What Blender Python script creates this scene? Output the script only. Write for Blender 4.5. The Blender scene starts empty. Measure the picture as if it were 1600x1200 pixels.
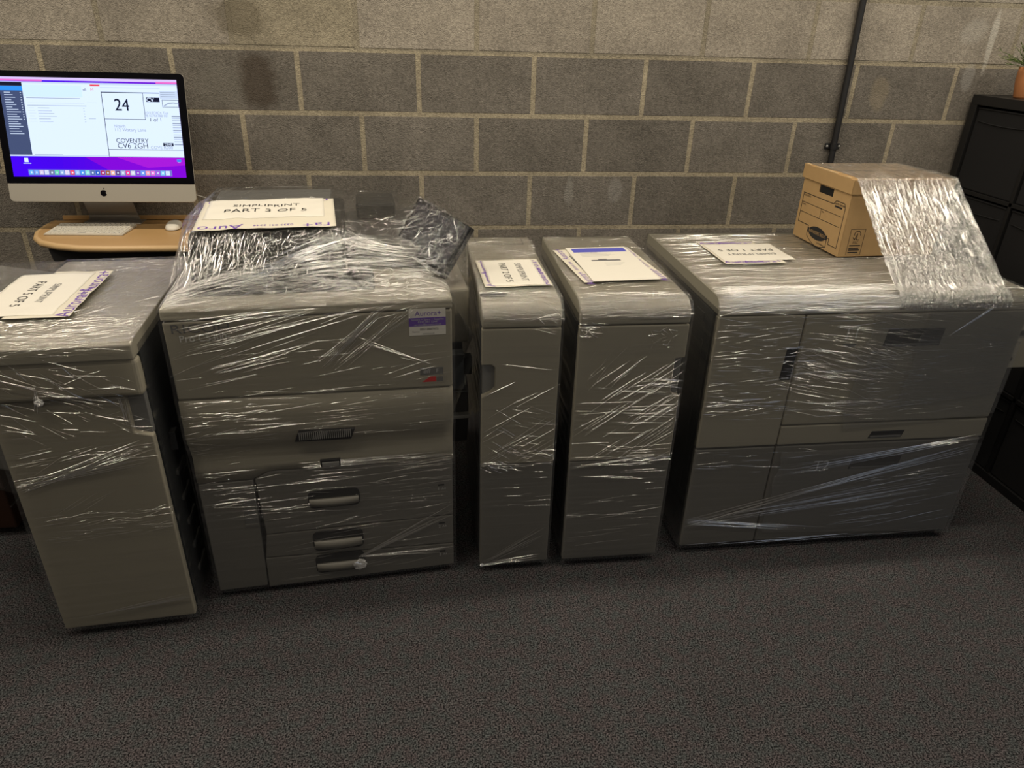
import bpy, bmesh, math, random
import numpy as np
from mathutils import Vector, Matrix, Euler, noise

SC = bpy.context.scene
COL = SC.collection
R = math.radians

# ------------------------------------------------------------------ camera
cam_d = bpy.data.cameras.new('camera')
cam = bpy.data.objects.new('camera', cam_d)
COL.objects.link(cam)
SC.camera = cam
cam_d.sensor_width = 36.0
cam_d.lens = 36.0 * 1097.44 / 1600.0
cam_d.clip_start = 0.02
_r = Vector((0.99193437, -0.12380623, 0.02717021))
_u = Vector((0.03237619, 0.4547245, 0.89004349))
_f = Vector((0.12254789, 0.88198506, -0.45506523))
cm = Matrix((_r, _u, -_f)).transposed().to_4x4()
cm.translation = Vector((1.33783663, -2.97488489, 1.67503157))
cam.matrix_world = cm

# ------------------------------------------------------------------ world, lights, exposure
w = bpy.data.worlds.new('world')
SC.world = w
w.use_nodes = True
w.node_tree.nodes['Background'].inputs[0].default_value = (0.55, 0.62, 0.75, 1)
w.node_tree.nodes['Background'].inputs[1].default_value = 0.05
SC.view_settings.view_transform = 'Standard'
SC.view_settings.look = 'None'
SC.view_settings.gamma = 1.0
SC.view_settings.use_curve_mapping = False
SC.view_settings.exposure = 0.0


def area(name, loc, rot, sx, sy, power, col):
    l = bpy.data.lights.new(name, 'AREA')
    l.shape = 'RECTANGLE'
    l.size = sx
    l.size_y = sy
    l.energy = power
    l.color = col
    o = bpy.data.objects.new(name, l)
    o.location = loc
    o.rotation_euler = rot
    COL.objects.link(o)
    return o


WARM = (1.0, 0.885, 0.70)
for i, (lx, ly, p) in enumerate([(-0.6, -0.9, 19), (1.5, -0.9, 19), (3.6, -0.9, 19),
                                 (-1.8, -2.0, 13), (0.4, -2.0, 15), (2.6, -2.0, 14), (4.8, -2.0, 15), (1.5, -4.4, 14)]):  # outer lamps of the middle row are unseen, added to streak the film creases
    area('ceiling_lamp', (lx, ly, 2.70), (0, 0, 0), 1.2, 0.06, p, WARM)
area('window_daylight', (4.6, -4.9, 1.7), (R(78), 0, R(38)), 1.6, 1.2, 7, (0.62, 0.76, 1.0))

# ------------------------------------------------------------------ materials
MATS = {}


def nt_new(name):
    m = bpy.data.materials.new(name)
    m.use_nodes = True
    nt = m.node_tree
    nt.nodes.clear()
    out = nt.nodes.new('ShaderNodeOutputMaterial')
    return m, nt, out


def mat(name, col, rough=0.5, metal=0.0, spec=0.5, noise_amt=0.0, noise_scale=20.0, bump=0.0, bump_scale=200.0,
        emit=None, estr=1.0, coat=0.0):
    if name in MATS:
        return MATS[name]
    m, nt, out = nt_new(name)
    b = nt.nodes.new('ShaderNodeBsdfPrincipled')
    b.inputs['Base Color'].default_value = (*col, 1)
    b.inputs['Roughness'].default_value = rough
    b.inputs['Metallic'].default_value = metal
    b.inputs['Specular IOR Level'].default_value = spec
    b.inputs['Coat Weight'].default_value = coat
    if emit:
        b.inputs['Emission Color'].default_value = (*emit, 1)
        b.inputs['Emission Strength'].default_value = estr
    nt.links.new(b.outputs[0], out.inputs[0])
    tc = nt.nodes.new('ShaderNodeTexCoord')
    if noise_amt:
        n = nt.nodes.new('ShaderNodeTexNoise')
        n.inputs['Scale'].default_value = noise_scale
        n.inputs['Detail'].default_value = 6
        nt.links.new(tc.outputs['Object'], n.inputs['Vector'])
        mp = nt.nodes.new('ShaderNodeMapRange')
        mp.inputs[3].default_value = 1 - noise_amt
        mp.inputs[4].default_value = 1 + noise_amt
        nt.links.new(n.outputs[0], mp.inputs[0])
        mx = nt.nodes.new('ShaderNodeVectorMath')
        mx.operation = 'SCALE'
        mx.inputs[0].default_value = col
        nt.links.new(mp.outputs[0], mx.inputs['Scale'])
        nt.links.new(mx.outputs[0], b.inputs['Base Color'])
    if bump:
        n = nt.nodes.new('ShaderNodeTexNoise')
        n.inputs['Scale'].default_value = bump_scale
        n.inputs['Detail'].default_value = 3
        nt.links.new(tc.outputs['Object'], n.inputs['Vector'])
        bp = nt.nodes.new('ShaderNodeBump')
        bp.inputs['Strength'].default_value = bump
        bp.inputs['Distance'].default_value = 0.001
        nt.links.new(n.outputs[0], bp.inputs['Height'])
        nt.links.new(bp.outputs[0], b.inputs['Normal'])
    MATS[name] = m
    return m


def film_mat(name, rot=(0, 0, 0), scale=(3, 90, 90), base=0.10, streak=0.35, crink=0.3, haze=0.03, rough=0.10,
             bump=0.6, cscale=60.0, wrinkle_scale=1.0):
    """Clear stretch film: transparent sheet, glossy reflection, stretched wrinkles as bump."""
    m, nt, out = nt_new(name)
    N, L = nt.nodes, nt.links
    tc = N.new('ShaderNodeTexCoord')

    def stretched(rot, scale, detail=3.0, dist=0.4):
        mp = N.new('ShaderNodeMapping')
        mp.inputs['Rotation'].default_value = rot
        mp.inputs['Scale'].default_value = scale
        L.new(tc.outputs['Object'], mp.inputs['Vector'])
        n = N.new('ShaderNodeTexNoise')
        n.inputs['Scale'].default_value = wrinkle_scale
        n.inputs['Detail'].default_value = detail
        n.inputs['Distortion'].default_value = dist
        L.new(mp.outputs[0], n.inputs['Vector'])
        return n
    n1 = stretched(rot, scale)
    n2 = stretched((rot[0], rot[1] + 0.45, rot[2] + 0.35), (scale[0] * 1.7, scale[1] * 1.4, scale[2] * 1.4))
    cr = N.new('ShaderNodeTexNoise')
    cr.inputs['Scale'].default_value = cscale
    cr.inputs['Detail'].default_value = 4
    L.new(tc.outputs['Object'], cr.inputs['Vector'])
    a = N.new('ShaderNodeMath'); a.operation = 'ADD'
    L.new(n1.outputs[0], a.inputs[0]); L.new(n2.outputs[0], a.inputs[1])
    c = N.new('ShaderNodeMath'); c.operation = 'MULTIPLY_ADD'
    L.new(cr.outputs[0], c.inputs[0]); c.inputs[1].default_value = crink; L.new(a.outputs[0], c.inputs[2])
    bp = N.new('ShaderNodeBump')
    bp.inputs['Strength'].default_value = bump
    bp.inputs['Distance'].default_value = 0.004
    L.new(c.outputs[0], bp.inputs['Height'])
    # how much of the sheet reflects: layers overlap along the stretch direction
    mr = N.new('ShaderNodeMapRange')
    mr.inputs[1].default_value = 0.52
    mr.inputs[2].default_value = 0.72
    mr.inputs[3].default_value = base
    mr.inputs[4].default_value = base + streak
    L.new(n1.outputs[0], mr.inputs[0])
    lw = N.new('ShaderNodeLayerWeight')
    lw.inputs['Blend'].default_value = 0.25
    L.new(bp.outputs[0], lw.inputs['Normal'])
    ad = N.new('ShaderNodeMath'); ad.operation = 'MULTIPLY_ADD'; ad.use_clamp = True
    L.new(lw.outputs['Fresnel'], ad.inputs[0]); ad.inputs[1].default_value = 0.6
    L.new(mr.outputs[0], ad.inputs[2])
    tr = N.new('ShaderNodeBsdfTransparent')
    tr.inputs[0].default_value = (0.97, 0.97, 0.97, 1)
    gl = N.new('ShaderNodeBsdfGlossy')
    gl.inputs['Roughness'].default_value = rough
    gl.inputs['Color'].default_value = (0.95, 0.95, 0.95, 1)
    L.new(bp.outputs[0], gl.inputs['Normal'])
    m1 = N.new('ShaderNodeMixShader')
    L.new(ad.outputs[0], m1.inputs[0]); L.new(tr.outputs[0], m1.inputs[1]); L.new(gl.outputs[0], m1.inputs[2])
    df = N.new('ShaderNodeBsdfDiffuse')
    df.inputs[0].default_value = (0.85, 0.86, 0.88, 1)
    m2 = N.new('ShaderNodeMixShader')
    m2.inputs[0].default_value = haze
    L.new(m1.outputs[0], m2.inputs[1]); L.new(df.outputs[0], m2.inputs[2])
    L.new(m2.outputs[0], out.inputs[0])
    MATS[name] = m
    return m


def fold_mat(name, alpha=0.62, rough=0.11, white=0.06):
    m, nt, out = nt_new(name)
    N, L = nt.nodes, nt.links
    tr = N.new('ShaderNodeBsdfTransparent')
    gl = N.new('ShaderNodeBsdfGlossy')
    gl.inputs['Roughness'].default_value = rough
    gl.inputs['Color'].default_value = (1, 1, 1, 1)
    m1 = N.new('ShaderNodeMixShader')
    m1.inputs[0].default_value = alpha
    L.new(tr.outputs[0], m1.inputs[1]); L.new(gl.outputs[0], m1.inputs[2])
    df = N.new('ShaderNodeBsdfDiffuse')
    df.inputs[0].default_value = (0.9, 0.9, 0.9, 1)
    m2 = N.new('ShaderNodeMixShader')
    m2.inputs[0].default_value = white
    L.new(m1.outputs[0], m2.inputs[1]); L.new(df.outputs[0], m2.inputs[2])
    L.new(m2.outputs[0], out.inputs[0])
    MATS[name] = m
    return m


M_BODY = mat('machine_beige', (0.34, 0.315, 0.25), 0.42, spec=0.4, noise_amt=0.03, noise_scale=4, bump=0.12, bump_scale=700)
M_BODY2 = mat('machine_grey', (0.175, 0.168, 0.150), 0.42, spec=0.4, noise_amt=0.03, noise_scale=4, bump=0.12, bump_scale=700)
M_TOP = mat('machine_top', (0.335, 0.315, 0.255), 0.38, spec=0.45, bump=0.12, bump_scale=600)
M_DARK = mat('black_plastic', (0.018, 0.018, 0.02), 0.45)
M_GAP = mat('gap_black', (0.006, 0.006, 0.006), 0.8)
M_RECESS = mat('recess_grey', (0.16, 0.16, 0.155), 0.5)
M_SIDE = mat('side_steel', (0.05, 0.055, 0.06), 0.5, noise_amt=0.2, noise_scale=10)
M_RUBBER = mat('rubber', (0.012, 0.012, 0.012), 0.7)
M_WHITE = mat('paper_white', (0.80, 0.77, 0.70), 0.6, noise_amt=0.02, noise_scale=15)
M_PAPER2 = mat('paper_cream', (0.72, 0.68, 0.58), 0.6)
M_INK = mat('ink_black', (0.02, 0.02, 0.022), 0.6)
M_GREYINK = mat('ink_grey', (0.16, 0.16, 0.17), 0.6)
M_PURPLE = mat('ink_purple', (0.16, 0.07, 0.42), 0.6)
M_BLUE = mat('ink_blue', (0.10, 0.11, 0.55), 0.6)
M_PALE = mat('print_pale', (0.55, 0.55, 0.53), 0.5)
M_RED = mat('print_red', (0.65, 0.03, 0.03), 0.5)
M_FOLD = fold_mat('film_fold')
M_FOLD2 = fold_mat('film_fold_soft', alpha=0.35, rough=0.22, white=0.05)
M_KNOT = fold_mat('film_knot', alpha=0.6, rough=0.2, white=0.35)


# ------------------------------------------------------------------ mesh building
class MB:
    def __init__(self):
        self.v = []; self.f = []; self.mi = []; self.sm = []; self.mats = []

    def mid(self, m):
        if m is None:
            return 0
        if m not in self.mats:
            self.mats.append(m)
        return self.mats.index(m)

    def add(self, vs, fs, m=None, smooth=False, M=None):
        o = len(self.v)
        for p in vs:
            p = Vector(p)
            self.v.append(tuple(M @ p) if M is not None else tuple(p))
        k = self.mid(m)
        for f in fs:
            self.f.append([i + o for i in f]); self.mi.append(k); self.sm.append(smooth)
        return self

    def box(self, x0, x1, y0, y1, z0, z1, m=None, M=None):
        vs = [(x0, y0, z0), (x1, y0, z0), (x1, y1, z0), (x0, y1, z0), (x0, y0, z1), (x1, y0, z1), (x1, y1, z1), (x0, y1, z1)]
        fs = [(0, 3, 2, 1), (4, 5, 6, 7), (0, 1, 5, 4), (1, 2, 6, 5), (2, 3, 7, 6), (3, 0, 4, 7)]
        return self.add(vs, fs, m, False, M)

    def prism(self, poly, axis, a, b, m=None, M=None, smooth=False):
        """poly: 2D points. axis 'x': poly is (y,z); 'y': (x,z); 'z': (x,y)."""
        def p3(p, t):
            if axis == 'x': return (t, p[0], p[1])
            if axis == 'y': return (p[0], t, p[1])
            return (p[0], p[1], t)
        n = len(poly)
        ar = sum(poly[i][0] * poly[(i + 1) % n][1] - poly[(i + 1) % n][0] * poly[i][1] for i in range(n))
        if (ar < 0) != (axis == 'y'):
            poly = poly[::-1]
        vs = [p3(p, a) for p in poly] + [p3(p, b) for p in poly]
        fs = [tuple(range(n))[::-1], tuple(range(n, 2 * n))]
        for i in range(n):
            j = (i + 1) % n
            fs.append((i, j, j + n, i + n))
        o = len(self.f)
        self.add(vs, fs, m, False, M)
        if smooth:
            for k in range(o + 2, len(self.f)):
                self.sm[k] = True
        return self

    def tube(self, pts, r, m=None, seg=8, M=None, cap=True, taper=None):
        pts = [Vector(p) for p in pts]
        vs = []; fs = []
        n = len(pts)
        for i, p in enumerate(pts):
            t = (pts[min(i + 1, n - 1)] - pts[max(i - 1, 0)]).normalized()
            a = t.cross(Vector((0, 0, 1)))
            if a.length < 1e-3:
                a = t.cross(Vector((0, 1, 0)))
            a.normalize(); b = t.cross(a)
            rr = r if taper is None else r * taper[i]
            for k in range(seg):
                an = 2 * math.pi * k / seg
                vs.append(p + a * math.cos(an) * rr + b * math.sin(an) * rr)
        for i in range(n - 1):
            for k in range(seg):
                k2 = (k + 1) % seg
                fs.append((i * seg + k, i * seg + k2, (i + 1) * seg + k2, (i + 1) * seg + k))
        if cap:
            fs.append(tuple(range(seg))[::-1]); fs.append(tuple(range((n - 1) * seg, n * seg)))
        return self.add(vs, fs, m, True, M)

    def lathe(self, prof, m=None, seg=28, M=None):
        vs = []; fs = []
        n = len(prof)
        for (r_, z) in prof:
            for k in range(seg):
                an = 2 * math.pi * k / seg
                vs.append((r_ * math.cos(an), r_ * math.sin(an), z))
        for i in range(n - 1):
            for k in range(seg):
                k2 = (k + 1) % seg
                fs.append((i * seg + k, i * seg + k2, (i + 1) * seg + k2, (i + 1) * seg + k))
        return self.add(vs, fs, m, True, M)

    def grid(self, nu, nv, fn, m=None, flip=False):
        vs = [fn(i / nu, j / nv) for j in range(nv + 1) for i in range(nu + 1)]
        fs = []
        for j in range(nv):
            for i in range(nu):
                a = j * (nu + 1) + i
                q = (a, a + 1, a + nu + 2, a + nu + 1)
                fs.append(q[::-1] if flip else q)
        return self.add(vs, fs, m, True)

    def text(self, s, size, M, m, align='CENTER', sx=1.0, ext=0.0, warp=None, spacing=1.0, shear=0.0):
        c = bpy.data.curves.new('t', 'FONT')
        c.body = s; c.size = size; c.align_x = align; c.align_y = 'CENTER'
        c.extrude = ext; c.space_character = spacing; c.shear = shear
        c.resolution_u = 3
        o = bpy.data.objects.new('t', c)
        me = bpy.data.meshes.new_from_object(o)
        vs = []
        for v in me.vertices:
            p = Vector((v.co.x * sx, v.co.y, v.co.z))
            p = M @ p
            if warp: p = Vector(warp(p))
            vs.append(p)
        self.add(vs, [tuple(p.vertices) for p in me.polygons], m)
        bpy.data.objects.remove(o); bpy.data.meshes.remove(me); bpy.data.curves.remove(c)
        return self

    def build(self, name, m=None, parent=None, bevel=0.0, seg=2, label=None, kind=None, recalc=False):
        me = bpy.data.meshes.new(name)
        me.from_pydata(self.v, [], self.f)
        for mm in (self.mats or [m]):
            me.materials.append(mm)
        for i, p in enumerate(me.polygons):
            p.material_index = self.mi[i]
            p.use_smooth = self.sm[i]
        me.update()
        o = bpy.data.objects.new(name, me)
        COL.objects.link(o)
        if parent: o.parent = parent
        if bevel:
            b = o.modifiers.new('bevel', 'BEVEL')
            b.width = bevel; b.segments = seg; b.limit_method = 'ANGLE'; b.angle_limit = R(35)
        if label: o['label'] = label
        if kind: o['kind'] = kind
        return o


def tag(o, label=None, cat=None, group=None, kind=None):
    if label: o['label'] = label
    if cat: o['category'] = cat
    if group: o['group'] = group
    if kind: o['kind'] = kind
    return o


def thing(name, loc, rz, label, cat, group=None):
    o = bpy.data.objects.new(name, None)
    o.empty_display_size = 0.1
    o.location = loc; o.rotation_euler = (0, 0, rz)
    COL.objects.link(o)
    return tag(o, label, cat, group)


def arc(cx, cy, r, a0, a1, n=8):
    return [(cx + r * math.cos(R(a0 + (a1 - a0) * i / n)), cy + r * math.sin(R(a0 + (a1 - a0) * i / n))) for i in range(n + 1)]


def TM(x, y, z, rx=0, ry=0, rz=0):
    return Matrix.Translation((x, y, z)) @ Euler((R(rx), R(ry), R(rz))).to_matrix().to_4x4()


# ------------------------------------------------------------------ room
def structure(o):
    o['kind'] = 'structure'
    return o


# floor: carpet
m, nt, out = nt_new('carpet')
N, L = nt.nodes, nt.links
tc = N.new('ShaderNodeTexCoord')
b = N.new('ShaderNodeBsdfPrincipled')
b.inputs['Roughness'].default_value = 0.95
b.inputs['Specular IOR Level'].default_value = 0.15
n1 = N.new('ShaderNodeTexNoise'); n1.inputs['Scale'].default_value = 215; n1.inputs['Detail'].default_value = 4
n1.inputs['Roughness'].default_value = 0.65
n2 = N.new('ShaderNodeTexNoise'); n2.inputs['Scale'].default_value = 26; n2.inputs['Detail'].default_value = 4
n3 = N.new('ShaderNodeTexNoise'); n3.inputs['Scale'].default_value = 3.0; n3.inputs['Detail'].default_value = 3
for n in (n1, n2, n3): L.new(tc.outputs['Object'], n.inputs['Vector'])
r1 = N.new('ShaderNodeValToRGB')
r1.color_ramp.elements[0].position = 0.42; r1.color_ramp.elements[0].color = (0.006, 0.006, 0.007, 1)
r1.color_ramp.elements[1].position = 0.62; r1.color_ramp.elements[1].color = (0.128, 0.126, 0.132, 1)
L.new(n1.outputs[0], r1.inputs[0])
r2 = N.new('ShaderNodeValToRGB')
r2.color_ramp.elements[0].position = 0.38; r2.color_ramp.elements[0].color = (0.93, 1.02, 1.02, 1)
r2.color_ramp.elements[1].position = 0.60; r2.color_ramp.elements[1].color = (1.10, 0.97, 0.99, 1)
L.new(n2.outputs[0], r2.inputs[0])
mx = N.new('ShaderNodeMixRGB'); mx.blend_type = 'MULTIPLY'; mx.inputs[0].default_value = 1
L.new(r1.outputs[0], mx.inputs[1]); L.new(r2.outputs[0], mx.inputs[2])
mr = N.new('ShaderNodeMapRange'); mr.inputs[3].default_value = 0.85; mr.inputs[4].default_value = 1.15
L.new(n3.outputs[0], mr.inputs[0])
sc = N.new('ShaderNodeVectorMath'); sc.operation = 'SCALE'
L.new(mx.outputs[0], sc.inputs[0]); L.new(mr.outputs[0], sc.inputs['Scale'])
L.new(sc.outputs[0], b.inputs['Base Color'])
bp = N.new('ShaderNodeBump'); bp.inputs['Strength'].default_value = 0.5; bp.inputs['Distance'].default_value = 0.003
L.new(n1.outputs[0], bp.inputs['Height']); L.new(bp.outputs[0], b.inputs['Normal'])
L.new(b.outputs[0], out.inputs[0])
M_CARPET = m
structure(MB().box(-3.2, 6.2, -6.4, 0.12, -0.05, 0.0).build('floor', M_CARPET))

# block wall material: tone per block stored as an attribute
m, nt, out = nt_new('concrete_blocks')
N, L = nt.nodes, nt.links
tc = N.new('ShaderNodeTexCoord')
at = N.new('ShaderNodeAttribute'); at.attribute_name = 'tone'
b = N.new('ShaderNodeBsdfPrincipled'); b.inputs['Roughness'].default_value = 0.92; b.inputs['Specular IOR Level'].default_value = 0.2
n1 = N.new('ShaderNodeTexNoise'); n1.inputs['Scale'].default_value = 110; n1.inputs['Detail'].default_value = 5; n1.inputs['Roughness'].default_value = 0.65
n2 = N.new('ShaderNodeTexNoise'); n2.inputs['Scale'].default_value = 5.5; n2.inputs['Detail'].default_value = 6; n2.inputs['Roughness'].default_value = 0.6
n3 = N.new('ShaderNodeTexVoronoi'); n3.inputs['Scale'].default_value = 260
for n in (n1, n2, n3): L.new(tc.outputs['Object'], n.inputs['Vector'])
mr1 = N.new('ShaderNodeMapRange'); mr1.inputs[1].default_value = 0.3; mr1.inputs[2].default_value = 0.7; mr1.inputs[3].default_value = 0.70; mr1.inputs[4].default_value = 1.30
L.new(n1.outputs[0], mr1.inputs[0])
mr2 = N.new('ShaderNodeMapRange'); mr2.inputs[1].default_value = 0.3; mr2.inputs[2].default_value = 0.7; mr2.inputs[3].default_value = 0.82; mr2.inputs[4].default_value = 1.22
L.new(n2.outputs[0], mr2.inputs[0])
mm = N.new('ShaderNodeMath'); mm.operation = 'MULTIPLY'
L.new(mr1.outputs[0], mm.inputs[0]); L.new(mr2.outputs[0], mm.inputs[1])
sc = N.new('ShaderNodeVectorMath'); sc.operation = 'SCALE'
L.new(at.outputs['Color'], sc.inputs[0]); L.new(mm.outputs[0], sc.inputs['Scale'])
# dried brown spill on one block, white drip on another
def blob(cx, cz, sx, sz, col, amount, prev, dist=0.05):
    mp = N.new('ShaderNodeMapping'); mp.vector_type = 'POINT'
    mp.inputs['Location'].default_value = (-cx / sx, 0, -cz / sz)
    mp.inputs['Scale'].default_value = (1 / sx, 0, 1 / sz)
    nn = N.new('ShaderNodeTexNoise'); nn.inputs['Scale'].default_value = 9; nn.inputs['Detail'].default_value = 4
    L.new(tc.outputs['Object'], nn.inputs['Vector'])
    L.new(tc.outputs['Object'], mp.inputs['Vector'])
    ln = N.new('ShaderNodeVectorMath'); ln.operation = 'LENGTH'
    L.new(mp.outputs[0], ln.inputs[0])
    a = N.new('ShaderNodeMath'); a.operation = 'MULTIPLY_ADD'; a.inputs[1].default_value = 1.6; L.new(nn.outputs[0], a.inputs[0]); L.new(ln.outputs['Value'], a.inputs[2])
    k = N.new('ShaderNodeMapRange'); k.inputs[1].default_value = 1.5; k.inputs[2].default_value = 1.9; k.inputs[3].default_value = amount; k.inputs[4].default_value = 0
    L.new(a.outputs[0], k.inputs[0])
    mxx = N.new('ShaderNodeMixRGB'); mxx.inputs[2].default_value = (*col, 1)
    L.new(k.outputs[0], mxx.inputs[0]); L.new(prev, mxx.inputs[1])
    return mxx.outputs[0]
cc = sc.outputs[0]
cc = blob(0.748, 1.46, 0.075, 0.10, (0.072, 0.055, 0.042), 0.75, cc)
cc = blob(0.60, 1.44, 0.10, 0.08, (0.20, 0.19, 0.165), 0.35, cc)
cc = blob(0.70, 1.675, 0.12, 0.07, (0.14, 0.12, 0.085), 0.6, cc)
cc = blob(3.715, 1.66, 0.016, 0.13, (0.62, 0.60, 0.55), 0.6, cc)
cc = blob(3.66, 1.53, 0.03, 0.06, (0.45, 0.44, 0.42), 0.35, cc)
cc = blob(3.62, 1.70, 0.06, 0.05, (0.50, 0.48, 0.44), 0.35, cc)
cc = blob(3.27, 1.45, 0.04, 0.07, (0.32, 0.27, 0.19), 0.4, cc)
cc = blob(1.97, 1.06, 0.02, 0.06, (0.35, 0.34, 0.31), 0.5, cc)
cc = blob(2.17, 1.05, 0.03, 0.05, (0.34, 0.33, 0.31), 0.4, cc)
L.new(cc, b.inputs['Base Color'])
bp = N.new('ShaderNodeBump'); bp.inputs['Strength'].default_value = 0.8; bp.inputs['Distance'].default_value = 0.003
ad = N.new('ShaderNodeMath'); ad.operation = 'ADD'
L.new(n1.outputs[0], ad.inputs[0]); L.new(n3.outputs[0], ad.inputs[1])
L.new(ad.outputs[0], bp.inputs['Height']); L.new(bp.outputs[0], b.inputs['Normal'])
L.new(b.outputs[0], out.inputs[0])
M_BLOCK = m


def block_wall():
    rnd = random.Random(5)
    wb = MB(); cols = []
    MORTAR = (0.37, 0.325, 0.240)
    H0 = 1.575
    x_lo, x_hi = -3.2, 6.2
    # mortar bed
    wb.box(x_lo, x_hi, -0.0022, 0.12, 0, H0)
    wb.box(x_lo, x_hi, -0.0015, 0.12, H0, 2.8)
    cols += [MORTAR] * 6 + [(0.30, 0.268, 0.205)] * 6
    for row in range(0, 12):
        z0 = 0.225 * row; z1 = z0 + 0.225
        # row index below H0: row 6 is the course just under H0 (joints at k*.45)
        off = 0.0 if (6 - row) % 2 == 0 else 0.225
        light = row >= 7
        k = math.floor((x_lo - off) / 0.45)
        while off + k * 0.45 < x_hi:
            xa = max(off + k * 0.45 + 0.0065, x_lo); xb = min(off + (k + 1) * 0.45 - 0.0065, x_hi)
            k += 1
            if xb - xa < 0.02: continue
            jz = rnd.uniform(-0.0012, 0.0012)
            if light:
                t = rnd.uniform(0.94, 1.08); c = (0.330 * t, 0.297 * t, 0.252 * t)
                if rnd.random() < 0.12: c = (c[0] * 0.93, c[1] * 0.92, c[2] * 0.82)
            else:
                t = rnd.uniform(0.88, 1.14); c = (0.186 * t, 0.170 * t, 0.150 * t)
            d = 0.0 if light else 0.0
            e = 0.0035
            a, bb, cz0, cz1 = xa, xb, z0 + 0.0062 + jz, z1 - 0.0062 + jz
            vs = [(a, 0.006, cz0), (bb, 0.006, cz0), (bb, 0.006, cz1), (a, 0.006, cz1),
                  (a + e, -e + d, cz0 + e), (bb - e, -e + d, cz0 + e), (bb - e, -e + d, cz1 - e), (a + e, -e + d, cz1 - e)]
            fs = [(0, 1, 5, 4), (1, 2, 6, 5), (2, 3, 7, 6), (3, 0, 4, 7), (4, 5, 6, 7)]
            wb.add(vs, fs)
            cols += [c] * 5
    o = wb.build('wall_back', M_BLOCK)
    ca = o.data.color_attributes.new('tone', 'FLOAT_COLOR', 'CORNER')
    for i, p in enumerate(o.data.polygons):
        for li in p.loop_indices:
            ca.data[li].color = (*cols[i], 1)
    structure(o)


block_wall()
M_PLASTER = mat('plaster', (0.24, 0.23, 0.21), 0.9)
M_CEIL = mat('ceiling_white', (0.50, 0.48, 0.44), 0.9)
structure(MB().box(-3.3, -3.2, -6.4, 0.12, 0, 2.75).build('wall_left', M_PLASTER))
structure(MB().box(6.2, 6.3, -6.4, 0.12, 0, 2.75).build('wall_right', M_PLASTER))
structure(MB().box(-3.3, 6.3, -6.5, -6.4, 0, 2.75).build('wall_front', M_PLASTER))
structure(MB().box(-3.3, 6.3, -6.5, 0.12, 2.75, 2.8).build('ceiling', M_CEIL))


# ------------------------------------------------------------------ film helpers
def path_len(prof):
    s = [0.0]
    for i in range(1, len(prof)):
        s.append(s[-1] + math.dist(prof[i], prof[i - 1]))
    return s


class Sweep:
    """film surface: a YZ profile swept along x; (u,v) in metres (x, arc length)."""
    def __init__(self, prof, x0, x1):
        self.p = prof; self.s = path_len(prof); self.x0 = x0; self.x1 = x1; self.L = self.s[-1]

    def at(self, u, v):
        v = min(max(v, 0.0), self.L - 1e-6)
        k = 0
        while k < len(self.s) - 2 and self.s[k + 1] < v: k += 1
        t = (v - self.s[k]) / (self.s[k + 1] - self.s[k])
        a, b = self.p[k], self.p[k + 1]
        y = a[0] + (b[0] - a[0]) * t; z = a[1] + (b[1] - a[1]) * t
        d = Vector((0, b[0] - a[0], b[1] - a[1])).normalized()
        n = Vector((0, -d.z, d.y))
        return Vector((u, y, z)), n, Vector((1, 0, 0)), d


def ridge(mb, surf, u, v, ang, ln, rad, rnd, m=None, curve=0.06):
    n = max(3, min(7, int(ln / 0.03) + 2))
    rad = rad * 0.85
    pts = []
    for i in range(n):
        t = i / (n - 1) - 0.5
        cu = u + math.cos(ang) * ln * t - math.sin(ang) * ln * curve * (t * t) + rnd.uniform(-1, 1) * 0.0006
        cv = v + math.sin(ang) * ln * t + math.cos(ang) * ln * curve * (t * t)
        pts.append((min(max(cu, surf.x0), surf.x1), cv))
    vs = []; fs = []
    for i, (cu, cv) in enumerate(pts):
        q = surf.at(cu, cv)
        if q is None: return
        P, nn, eu, ev = q
        side = (eu * -math.sin(ang) + ev * math.cos(ang))
        tt = i / (n - 1)
        w_ = rad * (math.sin(math.pi * min(max(tt, 0.04), 0.96)) ** 0.6)
        for a in (-1.0, -0.55, 0.0, 0.55, 1.0):
            vs.append(P + side * (a * w_) + nn * (0.0006 + w_ * 0.9 * (1 - a * a)))
    for i in range(n - 1):
        for k in range(4):
            a = i * 5 + k
            fs.append((a, a + 1, a + 6, a + 5))
    mb.add(vs, fs, m, True)


def ridges(mb, surf, rnd, n, u0, u1, v0, v1, ang, sd, ln, rad, curve=0.06, clip=True):
    for _ in range(int(n * 1.35)):
        l = rnd.uniform(*ln)
        a = R(rnd.gauss(ang, sd))
        u = rnd.uniform(u0, u1); v = rnd.uniform(v0, v1)
        if clip:
            hu = abs(math.cos(a)) * l / 2
            lo, hi = surf.x0 + hu + 0.002, surf.x1 - hu - 0.002
            if lo > hi: continue
            u = min(max(u, lo), hi)
        ridge(mb, surf, u, v, a, l, rnd.uniform(*rad), rnd, curve=rnd.uniform(-curve, curve))


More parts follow.
